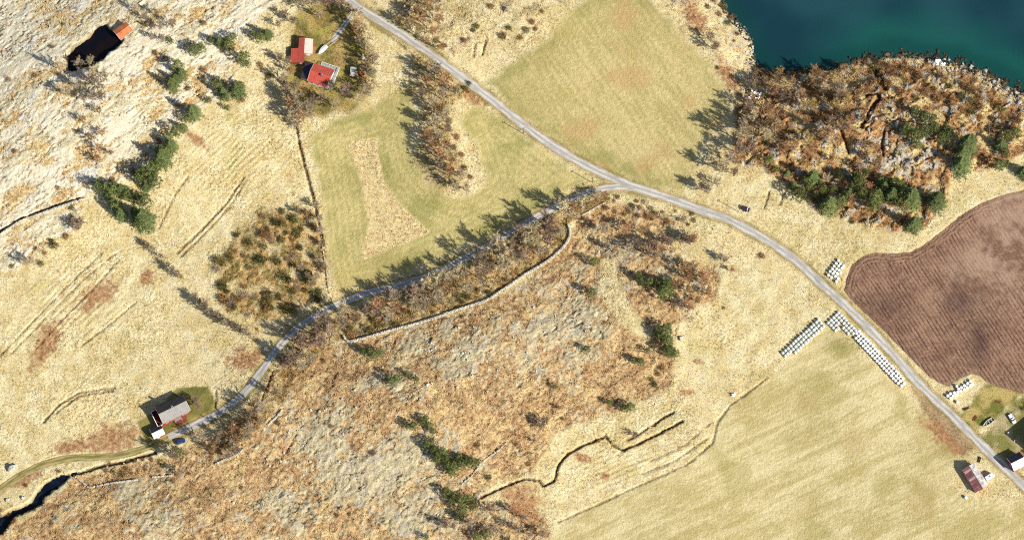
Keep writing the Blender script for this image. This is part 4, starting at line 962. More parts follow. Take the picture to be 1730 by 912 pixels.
# --- farmstead with red roofs
row([(600, 40, .8), (612, 55, .85), (622, 72, .8), (608, 78, .7), (626, 90, .85), (630, 108, .8), (618, 118, .7), (628, 130, .85), (632, 150, .8), (620, 160, .75), (602, 30, .7), (590, 20, .7), (575, 12, .75), (555, 10, .7), (560, 150, .6), (585, 160, .75), (606, 172, .7), (545, 172, .7), (566, 182, .75), (528, 178, .7), (520, 198, .7)], ('grey', 'purple', 'tan'), (.6, .9), 'bare_tree', '{} leafless tree in the garden ring round the red-roofed farmhouse', 'tree', 'garden trees round the farmhouse', 95)
row([(492, 125, .6), (498, 150, .75), (486, 160, .8), (500, 172, .8), (490, 180, .75), (505, 190, .8), (494, 202, .8), (510, 206, .75), (482, 140, .7), (520, 188, .7), (486, 112, .6), (474, 100, .55), (500, 215, .6)], ('purple', 'grey', 'rust'), (.6, .9), 'bare_tree', '{} leafless tree in the windbreak west of the red-roofed farmhouse', 'tree', 'windbreak west of the farmhouse', 96)
row([(482, 28, .6), (495, 40, .5), (470, 45, .5), (510, 14, .7), (528, 8, .7), (540, 30, .55)], ('grey', 'purple'), (.5, .7), 'bare_tree', '{} leafless tree north of the L-shaped barn', 'tree', 'trees north of the barn', 97)
# --- roadside scrub at the northern edge
scatter([(640, -10), (745, -15), (765, 60), (760, 92), (735, 84), (700, 62), (660, 30)], 18, ('rust', 'purple', 'rust', 'gold'), .4, .85, 'bare_tree', '{} leafless tree in the scrub north of the road', 'tree', 'scrub trees north of the road', 98, 14)
row([(805, 45, 1.3, 'olive'), (800, 52, 1.0, 'juniper'), (850, 62, 1.2, 'brown'), (890, 52, 1.1, 'olive'), (900, 38, 1.0, 'brown'), (852, 15, .9, 'juniper'), (880, 65, .9, 'brown'), (915, 20, .9, 'brown'), (830, 12, 1.1, 'brown'), (738, 70, 1.0, 'olive'), (750, 78, 1.1, 'brown'), (905, 50, .9, 'brown'), (860, 48, 1.0, 'olive'), (785, 70, .9, 'brown')], ('olive',), (.8, 1.2), 'shrub', '{} shrub on the rough ground between the road and the north-east hayfield', 'shrub', 'shrubs above the north-east hayfield', 99)
# --- scrub patch west of the middle field
scatter(SCRUB_D, 60, ('olive', 'olive', 'juniper', 'olive', 'twiggy', 'brown'), .8, 1.9, 'shrub', '{} shrub in the scrub patch west of the middle hayfield', 'shrub', 'scrub patch shrubs', 100, 10)
row([(376, 445, 1.2, 'olive'), (384, 432, .8, 'brown'), (398, 426, .9, 'brown'), (411, 432, .9, 'brown'), (434, 556, .6, 'brown'), (460, 520, .9, 'juniper'), (470, 505, .9, 'brown'), (459, 522, .7, 'olive'), (498, 518, 1.3, 'twiggy'), (500, 530, 1.2, 'twiggy'), (396, 520, 1.0, 'juniper')], ('olive',), (.7, 1), 'shrub', '{} single shrub at the edge of the scrub patch', 'shrub', 'rounded shrubs round the scrub patch', 101)
row([(534, 352, .55), (540, 372, .6), (543, 392, .55), (546, 415, .55), (540, 440, .5), (548, 452, .5), (535, 470, .5), (520, 468, .45), (510, 455, .45), (500, 480, .4), (526, 480, .45), (520, 365, .45), (505, 360, .4)], ('purple', 'rust', 'grey'), (.4, .6), 'bare_tree', '{} leafless tree along the ditch west of the middle hayfield', 'tree', 'ditch-side trees of the middle hayfield', 102)
row([(258, 424, .4), (250, 416, .42), (243, 411, .38), (272, 436, .38), (300, 466, .48), (292, 458, .45), (284, 450, .42), (306, 470, .4), (348, 520, .55), (340, 512, .5), (356, 528, .6), (366, 534, .55), (374, 540, .6), (384, 548, .6), (392, 552, .55), (404, 556, .5), (330, 504, .45), (416, 562, .45), (424, 568, .4)], ('purple', 'grey'), (.4, .6), 'bare_tree', '{} leafless tree in the line across the rough pasture', 'tree', 'tree line across the rough pasture', 103)
row([(478, 612, .6), (462, 560, .35), (476, 560, .35), (484, 552, .35)], ('purple',), (.4, .6), 'bare_tree', 'leafless tree on the pasture side of the lane bend', 'tree', 'trees by the lane bend', 104)
row([(133, 388, .6, 'purple'), (138, 380, .55, 'purple'), (126, 380, .5, 'purple'), (42, 448, .5, 'grey'), (54, 444, .5, 'grey')], ('purple',), (.5, .6), 'bare_tree', '{} leafless tree below the boundary wall on the west side', 'tree', 'trees below the western wall', 105)
row([(92, 415, 1.3, 'olive'), (88, 408, 1.1, 'olive'), (112, 400, 1.2, 'brown'), (70, 446, 1.2, 'olive'), (60, 420, .9, 'brown'), (122, 352, 1.2, 'juniper'), (20, 450, .9, 'olive'), (76, 428, .9, 'brown')], ('olive',), (.9, 1.3), 'shrub', '{} shrub below the boundary wall on the west side', 'shrub', 'shrubs below the western wall', 106)
# --- southern hill
row([(1003, 446, .6, 'pine'), (1000, 497, .55), (990, 592, .45), (1085, 476, .6), (1098, 480, .6), (1112, 482, .6), (1126, 486, .8), (1130, 496, .7), (1120, 500, .7), (1078, 470, .5), (1120, 572, .8), (1128, 580, .75), (1130, 596, .8), (1112, 562, .6), (1140, 600, .6), (1094, 594, .5), (1082, 614, .5), (1072, 610, .45), (1125, 560, .7)], ('pine', 'pine'), (.5, .8), 'conifer', '{} dark pine on the eastern shoulder of the heather hill', 'tree', 'pines on the eastern hill shoulder', 107)
row([(632, 604, .6), (642, 598, .55), (626, 598, .55), (616, 596, .5), (662, 648, .55), (672, 642, .5), (704, 642, .45), (690, 634, .4), (652, 644, .4)], ('pine',), (.5, .7), 'conifer', 'low dark conifer on the heather just south of the dry stone wall', 'tree', 'conifers south of the dry stone wall', 108)
row([(690, 722, .5), (700, 722, .5), (716, 714, .5), (726, 720, .5), (732, 730, .45), (720, 708, .45), (722, 754, .55), (734, 764, .6), (742, 770, .65), (752, 778, .65), (758, 790, .65), (768, 790, .6), (778, 788, .6), (788, 782, .6), (796, 784, .6), (804, 782, .55), (748, 768, .6), (764, 800, .6), (740, 778, .5), (776, 776, .55), (730, 748, .45)], ('pine',), (.5, .7), 'conifer', '{} dark conifer in the wedge of trees down the southern hill', 'tree', 'conifer wedge on the southern hill', 109)
row([(755, 834, .6), (768, 842, .6), (780, 850, .65), (790, 845, .55), (782, 866, .6), (776, 875, .55), (720, 908, .4), (820, 905, .6), (806, 910, .55), (800, 858, .5), (762, 850, .5)], ('pine',), (.5, .7), 'conifer', '{} dark conifer in the clump at the foot of the southern hill', 'tree', 'conifer clump at the hill foot', 110)
scatter([(770, 868), (800, 868), (830, 842), (870, 860), (920, 892), (930, 930), (760, 930), (740, 890)], 14, ('rust', 'purple', 'purple', 'grey'), .4, .7, 'bare_tree', '{} leafless tree in the hollow at the foot of the southern hill', 'tree', 'trees in the hill-foot hollow', 111, 14)
row([(1065, 690, .6, 'pine'), (1055, 692, .5, 'pine'), (938, 655, .35, 'pine'), (1030, 682, .4, 'pine')], ('pine',), (.5, .6), 'conifer', 'little conifer standing above the winding ditch', 'tree', 'little conifers above the ditch', 112)
row([(912, 722, .55, 'purple'), (920, 715, .5, 'purple'), (906, 712, .45, 'purple'), (945, 690, .3, 'purple'), (1072, 735, .45, 'purple'), (902, 745, .3, 'purple')], ('purple',), (.3, .6), 'bare_tree', 'purple leafless tree on the slope above the winding ditch', 'tree', 'bare trees above the ditch', 113)
row([(950, 707, .6, 'brown'), (1100, 640, 1.2, 'olive'), (1112, 632, 1.2, 'brown'), (1106, 650, 1.0, 'juniper'), (1118, 622, 1.0, 'brown'), (894, 784, .8, 'brown'), (807, 752, .9, 'brown'), (872, 750, .7, 'brown'), (780, 535, .8, 'juniper'), (845, 522, .7, 'brown'), (900, 490, .6, 'brown'), (570, 870, .8, 'brown'), (590, 868, .7, 'juniper'), (560, 720, .8, 'brown'), (548, 610, .7, 'brown'), (470, 715, .9, 'olive'), (1012, 745, .6, 'brown'), (825, 806, 1.0, 'olive'), (630, 765, 1.0, 'brown')], ('brown',), (.6, 1), 'shrub', '{} shrub on the open heather hill', 'shrub', 'shrubs on the open hill', 114)
scatter([(1005, 390), (1050, 385), (1110, 395), (1140, 418), (1100, 440), (1060, 440), (1020, 425)], 14, ('rust', 'purple', 'grey'), .45, .75, 'bare_tree', '{} leafless tree in the thicket on the hill south of the road', 'tree', 'thicket on the hill south of the road', 115, 12)
scatter([(1130, 455), (1180, 450), (1210, 455), (1205, 500), (1180, 530), (1145, 520), (1135, 490)], 13, ('rust', 'purple', 'rust'), .45, .72, 'bare_tree', '{} leafless tree beside the pines on the eastern hill shoulder', 'tree', 'red-brown trees beside the hill pines', 116, 12)
row([(1165, 412, .62, 'purple'), (1158, 406, .6, 'purple'), (1172, 408, .55, 'rust'), (1150, 410, .5, 'purple')], ('purple',), (.5, .6), 'bare_tree', '{} leafless tree of the round clump on open straw grass below the road', 'tree', 'round clump below the road', 117)
row([(1225, 442, .45, 'purple'), (1236, 458, .4, 'rust'), (1216, 436, .4, 'grey')], ('purple',), (.4, .5), 'bare_tree', '{} leafless tree on the straw slope east of the hill thickets', 'tree', 'trees on the straw slope', 118)
plant('brown', 1288, 433, 1.1, 'shrub', 'brown shrub alone on the straw bank just below the road', 'shrub', None)
plant('brown', 1223, 520, .5, 'shrub', 'tiny dark shrub alone on open straw pasture', 'shrub', None)
scatter([(1000, 340), (1060, 330), (1130, 350), (1180, 362), (1170, 380), (1100, 372), (1030, 362)], 26, ('brown', 'olive', 'twiggy', 'brown'), .6, 1.2, 'shrub', '{} shrub along the thin wall just south of the road junction', 'shrub', 'shrubs by the road junction', 119, 9)
scatter([(975, 345), (1010, 330), (1040, 332), (1020, 352), (985, 362)], 5, ('rust', 'gold', 'tan'), .45, .7, 'bare_tree', '{} leafless tree at the end of the belt by the road junction', 'tree', 'trees by the road junction', 120, 10)
scatter([(130, 785), (200, 778), (255, 770), (290, 790), (320, 800), (300, 815), (250, 806), (190, 800)], 20, ('brown', 'olive', 'brown'), .4, .9, 'shrub', '{} shrub beside the narrow stream below the track', 'shrub', 'stream-side shrubs', 121, 11)
plant('purple', 305, 800, .5, 'bare_tree', 'dark leafless bush at the end of the broken wall below the track', 'tree', None)
row([(0, 862, .9), (14, 868, .9), (24, 880, .8), (44, 820, .6), (100, 796, .6)], ('brown',), (.6, .9), 'shrub', 'rusty shrub on the bank of the dark stream pool', 'shrub', 'shrubs on the pool bank', 122)
row([(1728, 690, .8, 'olive'), (1737, 686, 1.0, 'juniper'), (1730, 762, .7, 'brown'), (1736, 778, .8, 'brown')], ('olive',), (.8, 1), 'shrub', '{} shrub beside the farm buildings across the road', 'shrub', 'farmyard shrubs', 123)

# ------------------------------------------------------------------ dry stone walls
def stone_wall(px_pts, label, h=1.1, w=.75, seed=5, keep=1.0, group=None):
    r = random.Random(seed); v, f = [], []
    pts = [P(*p) for p in smooth_line(px_pts, 6.0)]
    L = 0
    for a, b in zip(pts[:-1], pts[1:]):
        d = b - a; d.z = 0; ln = d.length
        if ln < 1e-3: continue
        d /= ln; n = Vector((-d.y, d.x, 0)); s = 0; az = math.atan2(d.y, d.x)
        while s < ln:
            st = r.uniform(.35, .7)
            if r.random() < keep:
                c = a.lerp(b, min(1, (s + st / 2) / ln))
                g = float(zlook(c.x, c.y))
                for course in range(3):
                    for sd in (-1, 1):
                        o = n * sd * w * (.27 - .05 * course) + n * r.uniform(-.07, .07) + d * r.uniform(-.1, .1)
                        stone_mesh(v, f, (c.x + o.x, c.y + o.y, g - .05 + h * (course + .4) / 3), st * r.uniform(.9, 1.25), w * .55, h / 2.5, az + r.uniform(-.25, .25), r)
            s += st
    me = bpy.data.meshes.new('stones'); me.from_pydata(v, [], f); me.update()
    o = thing('stone_wall', label, 'wall', pts[0], 0, group)
    me.transform(Matrix.Translation(-pts[0]))
    stuff(obj('stones', me, M['wallstone'], o))
    return o
stone_wall([(580, 567), (588, 577), (617, 571), (657, 559), (697, 549), (730, 539), (763, 527), (797, 516), (823, 507), (843, 494), (867, 478), (887, 464), (913, 449), (937, 432), (957, 411), (963, 394), (960, 381)], 'long pale dry stone wall curving between the tree belt and the heather hill', 1.3, 1.05, 1)
stone_wall([(0, 397), (33, 375), (67, 362), (100, 350), (140, 337)], 'straight boundary wall of stones below the north-western slabs', 1.3, .8, 2)
stone_wall([(127, 805), (143, 818), (153, 823), (187, 816), (233, 810)], 'low crooked stone wall south of the dark stream pool', .8, .7, 3, .85)
stone_wall([(257, 806), (275, 804), (290, 803)], 'short broken stone wall in line with the crooked one', .8, .7, 4)
stone_wall([(363, 784), (380, 776), (396, 770), (412, 758)], 'short pale stone wall on the wooded bank below the drive', .8, .75, 5)
stone_wall([(452, 718), (465, 706), (477, 692)], 'little stone wall at the heather edge above the wooded bank', .8, .7, 6)
stone_wall([(543, 400), (546, 425), (551, 455), (554, 480), (558, 502)], 'row of field stones along the west edge of the middle hayfield', .7, .6, 7, .6)
stone_wall([(1057, 354), (1090, 359), (1127, 366), (1170, 367)], 'thin low stone wall running beside the road junction', .6, .5, 8, .8)
stone_wall([(983, 364), (995, 358), (1008, 350), (1022, 343)], 'curved end of a stone wall in the belt by the junction', .8, .6, 9)
stone_wall([(780, 818), (800, 800), (815, 780), (840, 762), (858, 745)], 'old stone wall dropping down to the conifer wedge', .7, .6, 10, .75)
stone_wall([(1688, 186), (1700, 180), (1708, 174)], 'short pale stone wall above the shore on the knoll', .7, .6, 11)
def boulder(px, py, s, label, m='stone', seed=1):
    r = random.Random(seed); q = P(px, py); v, f = [], []
    stone_mesh(v, f, (0, 0, s * .18), s, s * .8, s * .6, r.uniform(0, 3), r)
    stone_mesh(v, f, (s * .35, s * .2, s * .08), s * .6, s * .5, s * .4, r.uniform(0, 3), r)
    me = bpy.data.meshes.new('boulder'); me.from_pydata(v, [], f); me.update()
    o = obj('boulder', me, M[m]); o.location = q
    return tag(o, label, 'boulder')
boulder(20, 791, 4.2, 'big pale grey boulder in the pasture beside the grassy track', 'stone', 1)
boulder(1238, 667, 2.2, 'white boulder on the bank at the edge of the south-east field', 'white', 2)
boulder(448, 589, 1.8, 'white boulder on the pasture side where the lane bends', 'white', 3)
boulder(1402, 217, 1.8, 'white block in the rusty scrub of the knoll', 'white', 4)
boulder(1582, 106, 3.6, 'large white shore boulder at the point of the knoll', 'white', 5)
boulder(1592, 110, 2.4, 'smaller white boulder leaning on the large shore one', 'white', 6)
boulder(722, 650, 1.4, 'small white boulder alone on the heather hill', 'white', 7)
boulder(1592, 145, 2.2, 'pale block on the seaward slope of the knoll', 'stone', 8)
boulder(12, 845, 2.0, 'grey boulder on the north bank of the stream pool', 'stone', 9)
boulder(38, 841, 1.8, 'pale boulder close to the widest part of the stream pool', 'stone', 10)
boulder(1150, 572, 2.6, 'pale rock cluster on straw grass beside the hill pines', 'stone', 11)

# low pale disc of old straw beside the lane
def straw_heap():
    q = P(526, 513); mb = MB(); n = 28; r = random.Random(3); rings = [(2.1, -.1), (2.0, .25), (1.4, .5), (.7, .62)]
    for rd, z in rings:
        for i in range(n):
            a = 2 * math.pi * i / n; mb.v.append((math.cos(a) * rd * r.uniform(.94, 1.05), math.sin(a) * rd * r.uniform(.94, 1.05), z + r.uniform(-.05, .05)))
    mb.v.append((0, 0, .66))
    for L in range(3):
        for i in range(n): mb.f.append((L * n + i, L * n + (i + 1) % n, (L + 1) * n + (i + 1) % n, (L + 1) * n + i))
    for i in range(n): mb.f.append((3 * n + i, 3 * n + (i + 1) % n, 4 * n))
    o = obj('straw_heap', mb.mesh('straw_heap', M['straw'], True)); o.location = q
    tag(o, 'round pale heap of old straw beside the shaded lane', 'heap')
straw_heap()

# ------------------------------------------------------------------ wrapped silage bales
def bale_mesh(seed, m):
    r = random.Random(seed); mb = MB(); n = 20
    prof = [(.50, 0), (.60, .05), (.64, .16), (.655, .6), (.64, 1.04), (.60, 1.15), (.50, 1.2), (.18, 1.185)]
    for k, (rd, z) in enumerate(prof):
        for i in range(n):
            a = 2 * math.pi * i / n; w = 1 + r.uniform(-.012, .012)
            mb.v.append((math.cos(a) * rd * w, math.sin(a) * rd * w, z + (r.uniform(-.01, .01))))
    for k in range(len(prof) - 1):
        for i in range(n): mb.f.append((k * n + i, k * n + (i + 1) % n, (k + 1) * n + (i + 1) % n, (k + 1) * n + i))
    mb.f.append(tuple(range(n - 1, -1, -1))); mb.f.append(tuple((len(prof) - 1) * n + i for i in range(n)))
    return mb.mesh('silage_bale', m, True)
BALES = [bale_mesh(i, M['bale']) for i in range(3)]; BALES_G = [bale_mesh(9 + i, M['balegreen']) for i in range(3)]
def bale(px, py, label, group, lying=None, meshes=BALES):
    px += rnd.gauss(0, .22); py += rnd.gauss(0, .22)
    q = P(px, py); q.z = float(np.mean([zlook(q.x + a, q.y + b) for a in (-.4, .4) for b in (-.4, .4)]))
    o = obj('silage_bale', rnd.choice(meshes)); k = rnd.uniform(.97, 1.03); o.scale = (k, k, k)
    if lying is None:
        o.location = q - Vector((0, 0, .05)); o.rotation_euler = (rnd.gauss(0, .02), rnd.gauss(0, .02), rnd.uniform(0, 6.28))
    else:
        ax = Vector((math.cos(lying), math.sin(lying), 0))
        o.location = q + Vector((0, 0, .60)) - ax * .6; o.rotation_euler = ax.to_track_quat('Z', 'Y').to_euler()
    return tag(o, label, 'bale', group)
for zx, zy in ((475, 250), (425, 310), (378, 372), (335, 434), (292, 496), (255, 568), (520, 312), (470, 372), (430, 430), (386, 488), (345, 540), (312, 615), (582, 352), (545, 408), (488, 462), (445, 525), (402, 598), (460, 640), (425, 705), (520, 510)):
    bale(1380 + zx / 13.03, 420 + zy / 13.03 + 2, 'white wrapped bale in the small block between the road and the ploughed field', 'small block of bales by the ploughed field', None, BALES_G)
for i in range(15):
    for j in range(3):
        if i >= 12 and j == 2: continue
        bale(1383.0 - 4.32 * i + 4.0 * j, 541.5 + 3.95 * i + 5.2 * j, 'white wrapped bale in the long row along the corner of the south-east field', 'row of bales along the field corner', R(-52), BALES_G)
rows_c = {0: (0, 4), 1: (0, 4), 2: (0, 7), 3: (0, 8), 4: (0, 8)}
for j, (a, b) in rows_c.items():
    for i in range(a, b):
        if j == 2 and i == 3: continue
        bale(1399.2 + 4.15 * i + 4.35 * j, 545.5 + 4.3 * i - 4.1 * j, 'white wrapped bale in the square block at the north end of the roadside stack', 'square block of roadside bales', R(-45) if (i + j) % 3 else R(45), BALES_G)
ux, uy = .685, .728
for i in range(20):
    for j in range(3):
        if i == 0 and j == 0: continue
        wx = 1442 + ux * 5.75 * i + .728 * 5.6 * j + (0 if i else 1); wy = 568 + uy * 5.75 * i - .685 * 5.6 * j
        bale(wx, wy, 'white wrapped bale in the long three-wide stack beside the gravel road', 'long roadside stack of bales')
for p in ((1523, 652), (1527, 648)): bale(p[0], p[1], 'white wrapped bale pushed against the south end of the roadside stack', 'end bales of the roadside stack')
for zx, zy in ((145, 330), (178, 358), (180, 302), (210, 332), (222, 292), (246, 322), (262, 282), (252, 212), (272, 246), (298, 272), (306, 232), (338, 256), (340, 208), (374, 230), (378, 182), (412, 208), (414, 160), (438, 190)):
    bale(1580 + zx / 7.01, 620 + zy / 7.01 + 2, 'white wrapped bale in the cluster on the corner of the ploughed field', 'cluster of bales on the field corner')
bale(1617.3, 680, 'white wrapped bale set apart from the cluster, beside the gravel road', None)
bale(1631.5, 840, 'white wrapped bale alone behind the faded red barn', None)

# ------------------------------------------------------------------ buildings
def local(t, mb, name, m, parent=None, smooth=False):
    return obj(name, mb.mesh(name, m, smooth), parent=parent or t)
def window(t, x, y, z, w, h, face):
    """face: unit outward direction in local xy"""
    fx, fy = face; ux_, uy_ = -fy, fx
    fr = MB(); pn = MB()
    rot = Matrix.Translation(Vector((x, y, z))) @ Matrix(((ux_, fx, 0, 0), (uy_, fy, 0, 0), (0, 0, 1, 0), (0, 0, 0, 1)))
    fr.box(-w / 2 - .1, w / 2 + .1, -.02, .07, -h / 2 - .1, -h / 2, rot); fr.box(-w / 2 - .1, w / 2 + .1, -.02, .07, h / 2, h / 2 + .1, rot)
    fr.box(-w / 2 - .1, -w / 2, -.02, .07, -h / 2, h / 2, rot); fr.box(w / 2, w / 2 + .1, -.02, .07, -h / 2, h / 2, rot); fr.box(-.03, .03, -.02, .06, -h / 2, h / 2, rot)
    pn.box(-w / 2, w / 2, -.02, .03, -h / 2, h / 2, rot)
    f = local(t, fr, 'window', M['white']); local(t, pn, 'pane', M['glass'], f)
def gable_walls(L, W, e, rg):
    mb = MB(); a, b = L / 2, W / 2
    vs = [(-a, -b, -.8), (a, -b, -.8), (a, b, -.8), (-a, b, -.8), (-a, -b, e), (a, -b, e), (a, b, e), (-a, b, e), (-a, 0, rg), (a, 0, rg)]
    return mb.add(vs, [(0, 1, 5, 4), (2, 3, 7, 6), (1, 2, 6, 9, 5), (3, 0, 4, 8, 7), (4, 5, 9, 8), (6, 7, 8, 9), (0, 3, 2, 1)])
def slope(L, W, e, rg, side, ov=.35, og=.3, th=.1, ribs=.9):
    """roof slope with sheet ribs; side -1 is local -y"""
    mb = MB(); b = W / 2; a = L / 2 + og
    k = (rg - e) / b; y0, z0 = side * (b + ov), e - k * ov + .05; y1, z1 = side * .0, rg + .05
    n = Vector((0, side * k, 1)).normalized() * th
    q = [Vector((-a, y0, z0)), Vector((a, y0, z0)), Vector((a, y1, z1)), Vector((-a, y1, z1))]
    mb.add(q + [p + n for p in q], [(0, 1, 2, 3), (4, 5, 6, 7), (0, 1, 5, 4), (1, 2, 6, 5), (2, 3, 7, 6), (3, 0, 4, 7)])
    if ribs:
        nr = int(2 * a / ribs)
        for i in range(nr + 1):
            x = -a + .06 + (2 * a - .12) * i / nr; t = n.normalized() * .06
            p = [Vector((x - .035, y0, z0)) + n, Vector((x + .035, y0, z0)) + n, Vector((x + .035, y1 , z1)) + n, Vector((x - .035, y1, z1)) + n]
            mb.add(p + [c + t for c in p], [(4, 5, 6, 7), (0, 1, 5, 4), (1, 2, 6, 5), (3, 0, 4, 7), (2, 3, 7, 6)])
    return mb
def verge_boards(t, L, W, e, rg, m, ov=.35, og=.3):
    b = W / 2; k = (rg - e) / b
    for sx in (-1, 1):
        for side in (-1, 1):
            mb = MB(); x = sx * (L / 2 + og)
            p0 = Vector((x, side * (b + ov), e - k * ov - .12)); p1 = Vector((x, 0, rg - .12)); up = Vector((0, 0, .36)); tx_ = Vector((sx * .07, 0, 0))
            q = [p0, p1, p1 + up, p0 + up]; mb.add(q + [c + tx_ for c in q], [(0, 1, 2, 3), (4, 5, 6, 7), (0, 1, 5, 4), (1, 2, 6, 5), (2, 3, 7, 6), (3, 0, 4, 7)])
            local(t, mb, 'bargeboard', m)
def seat(px, py, L, W, rot):
    q = P(px, py); zz = []
    for a in (-L / 2, 0, L / 2):
        for b in (-W / 2, 0, W / 2):
            zz.append(float(zlook(q.x + a * math.cos(rot) - b * math.sin(rot), q.y + a * math.sin(rot) + b * math.cos(rot))))
    q.z = sum(zz) / len(zz); return q
def gable(name, label, cat, px, py, L, W, e, rg, deg, wall, ra_, rb_, trim=None, ribs=.9, ov=.35, group=None):
    rot = R(deg); t = thing(name, label, cat, seat(px, py, L, W, rot), rot, group)
    local(t, gable_walls(L, W, e, rg), 'wall', wall)
    local(t, slope(L, W, e, rg, -1, ov, ribs=ribs), 'roof_slope', ra_); local(t, slope(L, W, e, rg, 1, ov, ribs=ribs), 'roof_slope', rb_)
    mb = MB(); mb.tube((-L / 2 - .3, 0, rg + .14), (L / 2 + .3, 0, rg + .14), .11, .11, 6); local(t, mb, 'ridge_cap', rb_)
    if trim: verge_boards(t, L, W, e, rg, trim, ov)
    return t
def door(t, x, y, z, w, h, face, m):
    fx, fy = face; mb = MB()
    rot = Matrix.Translation(Vector((x, y, z))) @ Matrix(((-fy, fx, 0, 0), (fx, fy, 0, 0), (0, 0, 1, 0), (0, 0, 0, 1)))
    mb.box(-w / 2, w / 2, -.02, .06, 0, h, rot); d = local(t, mb, 'door', m)
    hb = MB(); hb.box(w / 2 - .18, w / 2 - .1, .06, .12, h * .45, h * .5, rot); local(t, hb, 'handle', M['metal'], d)

# --- red house at the end of the lane
t = gable('red_house', 'red timber house with light grey roof and white trim at the lane end', 'house', 293.5, 695, 12.0, 7.2, 4.0, 6.9, 27, M['red_wall'], M['grey_roof'], M['dark_shaded_roof'], M['white'], .9, .18)  # one grey roof; its north slope wears the shade as colour
mb = MB(); mb.box(-.35, .35, .25, .95, 5.4, 7.8); ch = local(t, mb, 'chimney', M['white']); mb = MB(); mb.box(-.42, .42, .18, 1.02, 7.8, 7.9); local(t, mb, 'chimney_cap', M['dark_shaded_roof'], ch)
for x in (-4.4, -2.2, 3.2, 4.9): window(t, x, -3.6, 2.6, 1.1, 1.3, (0, -1))
for x in (-3.5, 0, 3.5): window(t, x, 3.6, 1.7, 1.1, 1.2, (0, 1))
window(t, 6.0, 0, 1.8, 1.2, 1.2, (1, 0)); window(t, 6.0, 0, 4.2, .9, 1.0, (1, 0)); window(t, -6.0, 0, 4.2, .9, 1.0, (-1, 0))
door(t, .2, -3.6, .1, 1.0, 2.0, (0, -1), M['white'])
mb = MB(); mb.box(-1.3, 1.7, -5.0, -3.3, 2.62, 2.74); local(t, mb, 'porch_roof', M['grey_roof'])
for x in (-1.2, 1.6):
    mb = MB(); mb.box(x - .07, x + .07, -4.95, -4.8, -.3, 2.62); local(t, mb, 'porch_post', M['white'])
mb = MB(); mb.box(-1.2, 4.2, -6.4, -3.62, -.4, .22); local(t, mb, 'deck', M['redbrown'])
# recessed loggia at its west end
mb = MB(); mb.box(-8.6, -6.36, -3.5, 3.5, -.6, .5); local(t, mb, 'terrace_floor', M['darkred'])
for (x0, x1, y0, y1) in ((-8.75, -8.6, -3.6, 3.6), (-8.6, -6.36, -3.6, -3.5), (-8.6, -6.36, 3.5, 3.6)):
    mb = MB(); mb.box(x0, x1, y0, y1, -.6, 2.3); w_ = local(t, mb, 'terrace_wall', M['red_wall']); mb = MB(); mb.box(x0 - .06, x1 + .06, y0 - .06, y1 + .06, 2.3, 2.42); local(t, mb, 'capping', M['white'], w_)

t = gable('garden_shed', 'small white-roofed shed on the lawn beside the red house', 'shed', 266.5, 731, 4.4, 4.2, 2.3, 3.6, 27, M['red_wall'], M['white_roof'], M['dark_shaded_roof'], M['white'], .6, .25)
door(t, -.6, -2.1, .0, 1.2, 1.9, (0, -1), M['white']); window(t, 2.2, 0, 1.4, .7, .7, (1, 0))

# --- car
def car(px, py, deg, paint, name, label, pick=False):
    t = thing(name, label, 'car' if not pick else 'pickup truck', P(px, py) + Vector((0, 0, .0)), R(deg))
    mb = MB(); secs = [(-2.1, .75, .45, .75), (-2.0, .82, .35, .92), (-.9, .86, .3, .96), (1.0, .86, .3, .95), (1.95, .8, .35, .82), (2.1, .7, .42, .7)]
    for x, hw, z0, z1 in secs: mb.v += [(x, -hw, z0), (x, hw, z0), (x, hw * .96, z1), (x, -hw * .96, z1)]
    for i in range(len(secs) - 1):
        for k in range(4): mb.f.append((i * 4 + k, i * 4 + (k + 1) % 4, (i + 1) * 4 + (k + 1) % 4, (i + 1) * 4 + k))
    mb.f += [(3, 2, 1, 0), tuple(len(secs) * 4 - 4 + k for k in range(4))]
    local(t, mb, 'body', paint)
    x0, x1 = (-1.75, .85) if not pick else (-.35, 1.0)
    mb = MB(); mb.add([(x0, -.8, .93), (x1, -.8, .93), (x1, .8, .93), (x0, .8, .93), (x0 + .35, -.62, 1.42), (x1 - .6, -.62, 1.42), (x1 - .6, .62, 1.42), (x0 + .35, .62, 1.42)], [(0, 1, 5, 4), (1, 2, 6, 5), (2, 3, 7, 6), (3, 0, 4, 7)])
    local(t, mb, 'windows', M['glass'])
    mb = MB(); mb.box(x0 + .3, x1 - .55, -.63, .63, 1.41, 1.47); local(t, mb, 'roof', paint)
    if pick:
        mb = MB(); mb.box(-2.05, -.5, -.84, -.74, .93, 1.2); mb.box(-2.05, -.5, .74, .84, .93, 1.2); mb.box(-2.1, -2.0, -.84, .84, .93, 1.2); local(t, mb, 'load_bed', paint)
    for x in (-1.35, 1.35):
        for y in (-.82, .82):
            mb = MB(); mb.tube((x, y - .1, .32), (x, y + .1, .32), .32, .32, 14); w_ = local(t, mb, 'wheel', M['black']); mb = MB(); s = 1 if y > 0 else -1; mb.tube((x, y + s * .1, .32), (x, y + s * .12, .32), .19, .17, 10); local(t, mb, 'rim', M['metal'], w_)
    for y in (-.55, .55):
        mb = MB(); mb.box(2.03, 2.12, y - .16, y + .16, .58, .72); local(t, mb, 'headlight', M['white'])
car(305, 746, 20, M['carblue'], 'parked_car', 'dark blue car parked on the drive below the red house')
car(1710, 708, -62, M['white'], 'pickup_truck', 'white pickup standing at the edge of the farmyard shadow', True)

